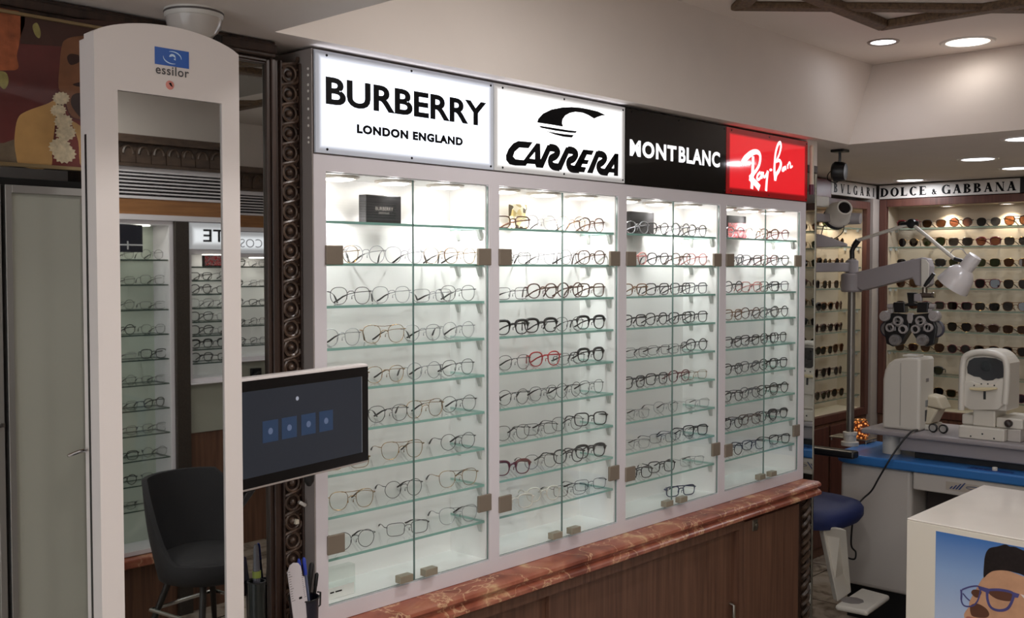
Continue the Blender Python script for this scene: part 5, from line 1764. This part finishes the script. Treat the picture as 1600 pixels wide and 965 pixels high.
# black spotlight under the low ceiling
XB = 4.3
sc_ = lambda px, py: P(px, py, 'x', XB)
c = sc_(1312, 268)
t = thing('spot_lamp', 'black swivel spot lamp hanging under the low ceiling above the projector', 'spot lamp', (c.x, c.y, ZL))
h = c
MB().box((-.03, -.03, -.012), (.03, .03, -.0002)).build('ceiling_plate', M_BLACK, t, bevel=.003)
MB().cyl((0, 0, -.012), (0, 0, h.z - ZL + .03), .006, n=8).build('stem', M_BLACK, t)
d_ = Vector((-.2, .95, .05)).normalized()
MB().lathe([(0, -.028), (.036, -.026), (.042, -.01), (.044, .02), (.036, .03), (.033, .024), (0, .022)], h, d_, 24).build('lamp_head', M_BLACK, t, 40, world=True)
MB().lathe([(.03, .0245), (0, .028)], h, d_, 20).build('lens', M_CHROME, t, 40, world=True)
MB().tube(smooth_path([sc_(1304, 262), sc_(1294, 272), sc_(1294, 281), sc_(1306, 285), sc_(1313, 279)], 5), .0022, 6).build('cable', M_BLACK, t, 50, world=True)

# patient chair, mostly hidden behind the cabinet end
ZSE = .62
s1 = P(1322, 792, 'z', ZSE)
t = thing('patient_chair', 'blue padded patient chair with white foot rest behind the end of the cabinets', 'chair', (s1.x, s1.y + .28, 0))
cx_, cy_ = s1.x + .0, s1.y + .20
seat = MB()
lev = [(.93, -.075), (1.0, -.05), (1.0, -.02), (.95, -.003), (.8, .008), (.4, .012), (0, .013)]
vs, fs = [], []
N = 36
for sc, dz in lev:
    for j in range(N):
        a = 2 * PI * j / N
        ca, sa = math.cos(a), math.sin(a)
        vs.append((cx_ + .24 * sc * math.copysign(abs(ca) ** .75, ca), cy_ + .24 * sc * math.copysign(abs(sa) ** .75, sa), ZSE + dz))
for i in range(len(lev) - 1):
    for j in range(N):
        fs.append((i * N + j, i * N + (j + 1) % N, (i + 1) * N + (j + 1) % N, (i + 1) * N + j))
fs.append(tuple(range(N))[::-1])
seat.add(vs, fs).build('seat', mat('seat_navy', (20, 34, 84), .6, noise=.05, nscale=200), t, 50, world=True)
MB().hexa([(cx_ - .2, cy_ + .2, ZSE + .02), (cx_ + .2, cy_ + .2, ZSE + .02), (cx_ + .2, cy_ + .28, ZSE + .02), (cx_ - .2, cy_ + .28, ZSE + .02), (cx_ - .18, cy_ + .27, ZSE + .5), (cx_ + .18, cy_ + .27, ZSE + .5), (cx_ + .18, cy_ + .34, ZSE + .5), (cx_ - .18, cy_ + .34, ZSE + .5)]).build('backrest', MATS['seat_navy'], t, world=True, bevel=.03, seg=3)
MB().lathe([(.22, 0), (.22, .02), (.08, .04), (.06, .06), (.06, ZSE - .1), (.14, ZSE - .08), (.14, ZSE - .0755)], (cx_, cy_ + .1, 0)).build('column', M_BLACK, t, 40, world=True)
ar0 = P(1318, 716, 'z', .80)
MB().bar((cx_ + .27, cy_ - .12, .8), (cx_ + .27, cy_ + .25, .8), .06, .035).bar((cx_ + .27, cy_ + .15, .8), (cx_ + .2, cy_ + .15, ZSE - .05), .03, .03).build('armrest', M_BLACK, t, bevel=.01, world=True)
ZF = .25
f0, f1, f2, f3 = [P(*q, 'z', ZF) for q in ((1304, 944), (1346, 917), (1391, 929), (1356, 954))]
MB().hexa([tuple(q - Vector((0, 0, .025))) for q in (f0, f3, f2, f1)] + [tuple(q) for q in (f0, f3, f2, f1)]).build('foot_plate', M_DEVICE, t, bevel=.012, seg=3, world=True)
g0 = P(1309, 938, 'z', ZF)
l0_, l1_ = P(1309, 940, 'z', ZF), P(1330, 925, 'z', ZF)
u0, u1_ = P(1284, 833, 'x', l0_.x), P(1322, 826, 'x', l0_.x)
MB().hexa([tuple(l0_), tuple(l1_), tuple(l1_ + Vector((.02, .03, 0))), tuple(l0_ + Vector((.02, .03, 0))), (u0.x, u0.y, ZSE - .06), (u1_.x, u1_.y, ZSE - .06), (u1_.x + .02, u1_.y + .03, ZSE - .06), (u0.x + .02, u0.y + .03, ZSE - .06)]).build('foot_rest_leg', M_DEVICE, t, bevel=.004, world=True)
MB().lathe([(.05, 0), (.04, .0006), (0, .0008)], (f0 + f2) / 2 + Vector((-.04, .03, .0003)), n=9).build('worn_patch', mat('patch_grey', (120, 114, 112), .5), t, world=True)

# ------------------------------------------------------------------ white display plinth with poster
ZPL = .8
A, B = P(1417.3, 809, 'z', ZPL), P(1537, 757, 'z', ZPL)
C3 = P(1600, 842.6, 'z', ZPL)
fd = (C3 - A).normalized()
Cc, Dd = A + fd * .78, B + fd * .78
t = thing('display_plinth', 'white display plinth with a poster of a person in blue glasses at lower right', 'plinth', ((A.x + Dd.x) / 2, (A.y + Dd.y) / 2, 0))
pb_ = [A, Cc, Dd, B]
MB().hexa([(q.x, q.y, 0) for q in pb_] + [(q.x, q.y, ZPL - .006) for q in pb_]).build('body', mat('plinth_white', (226, 218, 204), .3), t, world=True, bevel=.002)
MB().hexa([(q.x, q.y, ZPL - .0055) for q in pb_] + [(q.x, q.y, ZPL) for q in pb_]).build('top_panel', mat('plinth_top', (234, 226, 218), .12, noise=.03, nscale=6), t, world=True, bevel=.002)
nf = Vector((fd.y, -fd.x, 0))
nf = nf if nf.x < 0 else -nf
ptn = A + nf * .0006
qc = lambda x, y: PP(1410 + x / 4.289, 740 + y / 4.289, ptn, nf)
pA = PP(1462.5, 829, ptn, nf)
s0 = (pA - A).dot(fd)


def postergrad(nt):
    tc = nt.nodes.new('ShaderNodeTexCoord')
    sx = nt.nodes.new('ShaderNodeSeparateXYZ')
    nt.links.new(tc.outputs['Generated'], sx.inputs[0])
    return ramp(nt, sx.outputs['Z'], [(.5, (182, 196, 222)), (.78, (140, 168, 210)), (1, (70, 116, 182))])


pq = [ptn + fd * s0, ptn + fd * .70]
MB().hexa([(pq[0].x, pq[0].y, .22), (pq[1].x, pq[1].y, .22), (pq[1].x + nf.x * .0006, pq[1].y + nf.y * .0006, .22), (pq[0].x + nf.x * .0006, pq[0].y + nf.y * .0006, .22)] +
          [(pq[0].x, pq[0].y, pA.z), (pq[1].x, pq[1].y, pA.z), (pq[1].x + nf.x * .0006, pq[1].y + nf.y * .0006, pA.z), (pq[0].x + nf.x * .0006, pq[0].y + nf.y * .0006, pA.z)]).build('poster', ramp_mat('poster_blue', postergrad, .25), t, world=True)
ptn = A + nf * .0013
pr2 = lambda n, c, nz=.08, s=30: mat(n, c, .3, noise=nz, nscale=s)
off = lambda k: nf * .0003
art([[(545, 690), (600, 652), (690, 645), (820, 690), (1120, 800), (1170, 960), (1130, 1150), (1010, 1300), (820, 1370), (640, 1330), (520, 1220), (450, 1090), (415, 960), (420, 925), (445, 890), (452, 850), (500, 760)]], pr2('print_skin', (196, 150, 118)), t, qc, off(0), smooth=True)
art([[(700, 1300), (1080, 1150), (1150, 1480), (1000, 1600), (760, 1560)]], pr2('print_neck', (176, 130, 100)), t, qc, off(0))
ptn = A + nf * .0009
art([[(520, 1690), (560, 1560), (720, 1470), (900, 1440), (1100, 1400), (1280, 1480), (1330, 1690)]], pr2('print_shirt', (232, 230, 226)), t, qc, off(0))
ptn = A + nf * .0017
art([[(545, 692), (547, 600), (556, 540), (575, 505), (600, 492), (640, 485), (690, 472), (720, 486), (760, 490), (830, 520), (1150, 640), (1200, 900), (1000, 800), (830, 690), (760, 662), (680, 646), (610, 650), (570, 672)]], pr2('print_hair', (34, 28, 28), .3, 90), t, qc, off(0), smooth=True)
art([[(455, 885), (500, 868), (560, 900), (582, 940), (560, 962), (500, 960), (462, 945)], [(462, 800), (475, 775), (520, 780), (530, 800), (500, 830)], [(580, 800), (600, 775), (680, 775), (735, 800), (730, 850), (640, 840)]], pr2('print_shade', (96, 62, 48)), t, qc, off(0), smooth=True)
art([[(430, 955), (490, 965), (540, 980), (520, 1010), (440, 1000)]], pr2('print_lip', (168, 104, 92)), t, qc, off(0), smooth=True)
ptn = A + nf * .0021
art([[(790, 805), (830, 850), (1000, 990), (1000, 960), (840, 820)]], pr2('print_pale', (226, 216, 214)), t, qc, off(0))
ptn = A + nf * .0025
film([[(505, 748), (585, 770), (580, 802), (512, 772)], [(738, 790), (785, 805), (775, 830), (742, 825)]],
     [([(400, 775), (450, 757), (505, 752), (522, 780), (508, 840), (480, 878), (440, 888), (408, 878), (394, 840), (397, 775)], 9),
      ([(572, 778), (650, 776), (735, 795), (742, 830), (715, 890), (680, 912), (630, 912), (590, 890), (570, 840), (568, 780)], 16), ([(392, 775), (396, 810), (394, 842)], 11), ([(405, 800), (430, 830), (452, 850)], 8)], pr2('print_purple', (78, 76, 128), .15), t, qc, tuple(nf * .0004)).name = 'printed_spectacles'
# ================================================================== OPPOSITE WALL, SEEN IN THE MIRRORS
YO = -3.3
M_FRIEZE = wood('frieze_wood', (58, 44, 36), (84, 66, 54), (20, 60, 60), .5)
t = thing('carved_frieze', 'dark carved wooden frieze with a row of scallops, seen in the mirrors', 'frieze', (2.8, YO, 2.1))
MB().box((1.2, YF + .001, 2.112), (4.6, YO, 2.24)).build('board', M_FRIEZE, t, world=True)
fz = MB()
fz.box((1.2, YO, 2.215), (4.6, YO + .03, 2.25)).box((1.2, YO, 2.108), (4.6, YO + .02, 2.122))
for k in range(int(3.4 / .075)):
    x = 1.2 + .0375 + k * .075
    fz.prism([(x - .035, YO, 2.125), (x + .035, YO, 2.125), (x + .035, YO, 2.17)] + [(x + .035 * math.cos(a * PI / 8), YO, 2.17 + .04 * math.sin(a * PI / 8)) for a in range(1, 8)] + [(x - .035, YO, 2.17)], (0, .006, 0))
    fz.tube([(x + .024 * math.cos(a * PI / 8), YO + .008, 2.165 + .034 * math.sin(a * PI / 8)) for a in range(9)], .006, 5)
fz.build('scallop_carving', M_FRIEZE, t, 50, world=True)
t = thing('air_grille', 'long white air grille with dark slots, seen in the mirrors', 'air grille', (2.8, YO, 1.965))
MB().box((1.2, YF + .001, 1.965), (4.6, YO - .035, 2.1075)).build('duct', M_BLACK, t, world=True)
g = MB()
g.box((1.2, YO - .034, 2.085), (4.6, YO + .004, 2.1075)).box((1.2, YO - .034, 1.965), (4.6, YO + .004, 1.977))
g.build('rim', M_WHITE, t, world=True)
for k in range(6):
    z = 1.988 + k * .0165
    MB().box((1.2, YO - .03, z), (4.6, YO, z + .006)).build('slat', M_WHITE, t, world=True)
o = MB().box((1.2, YF + .001, 1.893), (4.6, YO, 1.964)).build('wood_band', wood('orange_wood', (128, 86, 50), (156, 108, 66), (4, 60, 60), .4), None, origin=(2.8, YO, 1.893))
tag(o, 'orange brown wooden band under the air grille, seen in the mirrors', 'trim board')
o = MB().box((1.2, YF + .001, 1.868), (4.6, YO + .01, 1.8925)).build('ledge', M_WHITE, None, origin=(2.8, YO, 1.868))
tag(o, 'thin white ledge above the opposite cabinets', 'ledge')
t = thing('timber_post', 'dark speckled wooden post between the opposite cabinets', 'post', (2.544, YO, 0))
MB().box((2.508, YF + .001, 0), (2.58, YO + .02, 1.8675)).build('post', mat('post_dark', (52, 44, 38), .5, noise=.35, nscale=140), t, world=True, bevel=.003)


def wallcase(label, x0, x1, zb, zt, zs, lights, glassf, inner, power):
    t = thing('wall_case', label, 'display case', ((x0 + x1) / 2, YO, zb), 0, 'cabinets on the opposite wall')
    mb = MB().box((x0, YF + .001, zb), (x0 + .02, YO, zt)).box((x1 - .02, YF + .001, zb), (x1, YO, zt)).box((x0 + .02, YF + .001, zt - .02), (x1 - .02, YO, zt)).box((x0 + .02, YF + .001, zb), (x1 - .02, YO, zb + .02))
    mb.build('carcass', M_WHITE, t, world=True)
    MB().box((x0 + .02, YF + .001, zb + .02), (x1 - .02, YF + .008, zt - .02)).build('back_panel', inner, t, world=True)
    for z in zs:
        s = MB().box((x0 + .021, YF + .01, z - .006), (x1 - .021, YO - .012, z))
        s.mi = [0, 0, 1, 1, 1, 1]
        s.build('glass_shelf', [M_SHELFGLASS, mat('case_edge_dark', (60, 78, 72), .2)], t, world=True)
    for x in lights:
        c = Vector((x, YO - .07, zt - .02))
        MB().lathe([(.045, 0), (.045, -.004), (.03, -.005), (0, -.005)], c, n=18).build('puck_light', M_DISC, t, world=True)
        lamp('puck_lamp', 'SPOT', c + Vector((0, 0, -.008)), power, (1, .94, .86), t, size=.02, spot=1.9, blend=.4)
    if glassf:
        MB().box((x0 + .021, YO - .007, zb + .021), (x1 - .021, YO - .002, zt - .021)).build('glass_door', M_PANE, t, world=True)
    return t


M_GREENISH = mat('case_back_green', (196, 204, 192), .5)
z1s = [1.688 - .1156 * k for k in range(11)]
wallcase('dim glass fronted case of eyeglasses left of the dark post, in the column mirror', 1.75, 2.5075, .33, 1.8675, z1s, [2.02, 2.38], True, M_GREENISH, P_OPP * .8)
z3s = [1.656 - .0663 * k for k in range(8)]
z2s = [1.66 - .118 * k for k in range(5)]
ZA = 1.735
wallcase('lit white case of eyeglasses under backlit letters, seen in the column mirror', 2.5805, 3.2, 1.10, ZA, z3s, [2.75, 3.03], False, M_INNER, P_OPP * 2.2)
wallcase('lit white case of eyeglasses right of its twin, seen in the framed mirror', 3.2005, 3.95, 1.10, ZA, z2s, [3.37, 3.6, 3.82], False, M_INNER, P_OPP * 2.2)
for k, (x0, x1, s, q0, q1, th) in enumerate(((2.5805, 3.2, 'LACOSTE', 3.12, 2.66, .012), (3.2005, 3.95, 'COS', 3.59, 3.44, -.012))):
    t = thing('sign_box', ('white backlit sign with black capitals over the opposite case, seen mirrored', 'white backlit sign with thin capitals, seen mirrored in the framed mirror')[k], 'illuminated sign', (x0, YO, ZA + .001), 0, 'signs on the opposite wall')
    MB().box((0, YF - YO + .001, 0), (x1 - x0, 0, .13)).build('housing', M_WHITE, t)
    MB().box((.003, .0005, .003), (x1 - x0 - .003, .006, .127)).build('face_panel', lightbox('sign_opposite_%s' % 'ab'[k], (246, 248, 255), x1 - x0, .13, 1.1, .03, .03, .3), t)
    lettering(s, (q0, YO + .0066, ZA + .038), (-1, 0, 0), v1, q0 - q1, .062 if k == 0 else .05, M_INK if k == 0 else mat('letter_pale', (120, 122, 130), .4), t, bold=th)
wr = random.Random(3)
GO = 'eyeglasses on the opposite wall'
for ri, z in enumerate(z1s):
    for gi, x in enumerate((2.43, 2.28)):
        c = wr.choice(['black', 'black wire', 'silver', 'black wire'])
        put_glasses(wr.choice([P_, R_, S_, Q_]), c, 24, (x, YO - .05, z + .0004), PI + wr.uniform(-.25, .25), '%s eyeglasses, %s shelf of the dim opposite case, %s to the dark post' % (c, ORD[ri], ('nearest', 'second nearest')[gi]), GO, simple=True)
for zz, xs_, w in ((z3s, (2.68, 2.83), 'column'), (z2s, (3.44, 3.595), 'framed')):
    for ri, z in enumerate(zz):
        for gi, x in enumerate(xs_):
            if ri == 0 and gi == 0 and w == 'column':
                continue
            c = wr.choice(['black', 'black wire', 'black'])
            put_glasses(wr.choice([P_, S_, Q_, B_]), c, 24, (x, YO - .05, z + .0004), PI + wr.uniform(-.25, .25), '%s eyeglasses, %s shelf, %s pair of the lit case seen in the %s mirror' % (c, ORD[ri], ('left', 'right')[gi], w), GO, simple=True)
# red picture card and a dark poster
t = thing('picture_card', 'small red picture card in a dark frame at the top of the lit opposite case', 'card', (2.74, YO - .02, 1.6564))
MB().box((-.06, -.02, 0), (.06, -.004, .055)).build('card_frame', M_BLACK, t)
MB().box((-.054, -.0039, .005), (.054, -.0025, .05)).build('picture', MATS['red_picture'], t)
t = thing('glass_poster', 'dark square notice with a pale cross line on the dim opposite case', 'notice', (2.28, YO + .001, 1.72))
MB().box((-.07, -.0025, 0), (.075, -.0005, .125)).build('sheet', mat('notice_dark', (24, 26, 38), .4), t)
MB().box((-.07, -.0004, .03), (.075, .0004, .036)).box((-.0, -.0004, .012), (.006, .0004, .05)).build('printed_lines', mat('notice_line', (196, 198, 200), .5), t)
# lower cupboards
t = thing('low_cupboard', 'white cupboard with marble ledge below the dim opposite case', 'cupboard', (2.1, YO, 0))
MB().box((1.75, YF + .001, 0), (2.507, YO + .0, .285)).build('body', M_BROWN, t, world=True)
MB().box((1.75, YF + .001, .2855), (2.507, YO + .05, .325)).build('marble_ledge', M_MARBLE, t, world=True, bevel=.006)
t = thing('low_cupboard', 'white and brown cupboard below the lit opposite cases', 'cupboard', (3.2, YO, 0))
MB().box((2.581, YF + .001, .86), (3.95, YO + .0, 1.094)).build('counter_front', mat('cupboard_grey', (150, 150, 138), .5), t, world=True)
MB().box((2.581, YF + .001, 1.0945), (3.95, YO + .03, 1.099)).build('ledge', M_WHITE, t, world=True)
MB().box((2.581, YF + .001, 0), (3.95, YO - .01, .859)).build('door_fronts', M_BROWN, t, world=True)
MB().box((3.5, YO, .99), (3.57, YO + .02, 1.05)).bar((3.55, YO + .02, 1.03), (3.48, YO + .06, 1.0), .02, .018).build('handle', M_BLACK, t, world=True, bevel=.003)

# dark upholstered bar stool reflected in the column mirror
t = thing('bar_stool', 'dark grey upholstered bar stool with curved back, reflected in the column mirror', 'stool', (2.345, -2.78, 0), math.radians(-8))
M_FAB = mat('stool_fabric', (35, 34, 37), .8, noise=.08, nscale=150)
ZST = .42
sv, sf = [], []
N = 28
for sc, dz in ((.7, -.065), (.93, -.05), (1, -.02), (.97, .012), (.8, .026), (0, .034)):
    for j in range(N):
        a = 2 * PI * j / N
        sv.append((.2 * sc * math.cos(a), .02 + .2 * sc * math.sin(a), ZST + dz))
for i in range(5):
    for j in range(N):
        sf.append((i * N + j, i * N + (j + 1) % N, (i + 1) * N + (j + 1) % N, (i + 1) * N + j))
sf.append(tuple(range(N))[::-1])
MB().add(sv, sf).build('seat', M_FAB, t, 60)
# wrap-around shell: a bowl round the seat that rises into the back
sv, sf = [], []
K, H_ = 40, 8
for layer, r in ((0, .205), (1, .238)):
    for i in range(K):
        a = 2 * PI * i / K + PI / 2
        e = abs(((a - 1.5 * PI + PI) % (2 * PI)) - PI) / PI
        lift = 1 if e < .29 else max(0, 1 - ((e - .29) / .31)) if e < .6 else 0
        lift = lift * lift * (3 - 2 * lift)
        top = ZST + .012 + .323 * lift
        for j in range(H_ + 1):
            f = j / H_
            z = ZST - .075 + (top - ZST + .075) * f
            hgt_ = (z - ZST) / .335
            rr = r * (1 - .16 * (1 - f) ** 3) * (1 + .05 * max(0, hgt_)) - (.012 * f if layer else 0)
            sv.append((rr * math.cos(a), .02 + rr * math.sin(a) - .04 * max(0, hgt_), z))
n1 = K * (H_ + 1)
ix = lambda l, i, j: l * n1 + (i % K) * (H_ + 1) + j
for i in range(K):
    for l in (0, 1):
        for j in range(H_):
            sf.append((ix(l, i, j), ix(l, i + 1, j), ix(l, i + 1, j + 1), ix(l, i, j + 1)))
    for j in (0, H_):
        sf.append((ix(0, i, j), ix(0, i + 1, j), ix(1, i + 1, j), ix(1, i, j)))
MB().add(sv, sf).build('backrest', M_FAB, t, 60)
for sx in (-1, 1):
    for sy in (-1, 1):
        MB().tube([(sx * .1, .02 + sy * .1, ZST - .055), (sx * .2, .02 + sy * .2, 0)], [.016, .011], 10).build('leg', mat('leg_dark', (30, 24, 22), .4), t, 40)
MB().tube([(sx * .165, .02 + sy * .165, .2) for sx, sy in ((-1, -1), (1, -1), (1, 1), (-1, 1))], .008, 8, closed=True).build('foot_ring', M_CHROME, t, 40)
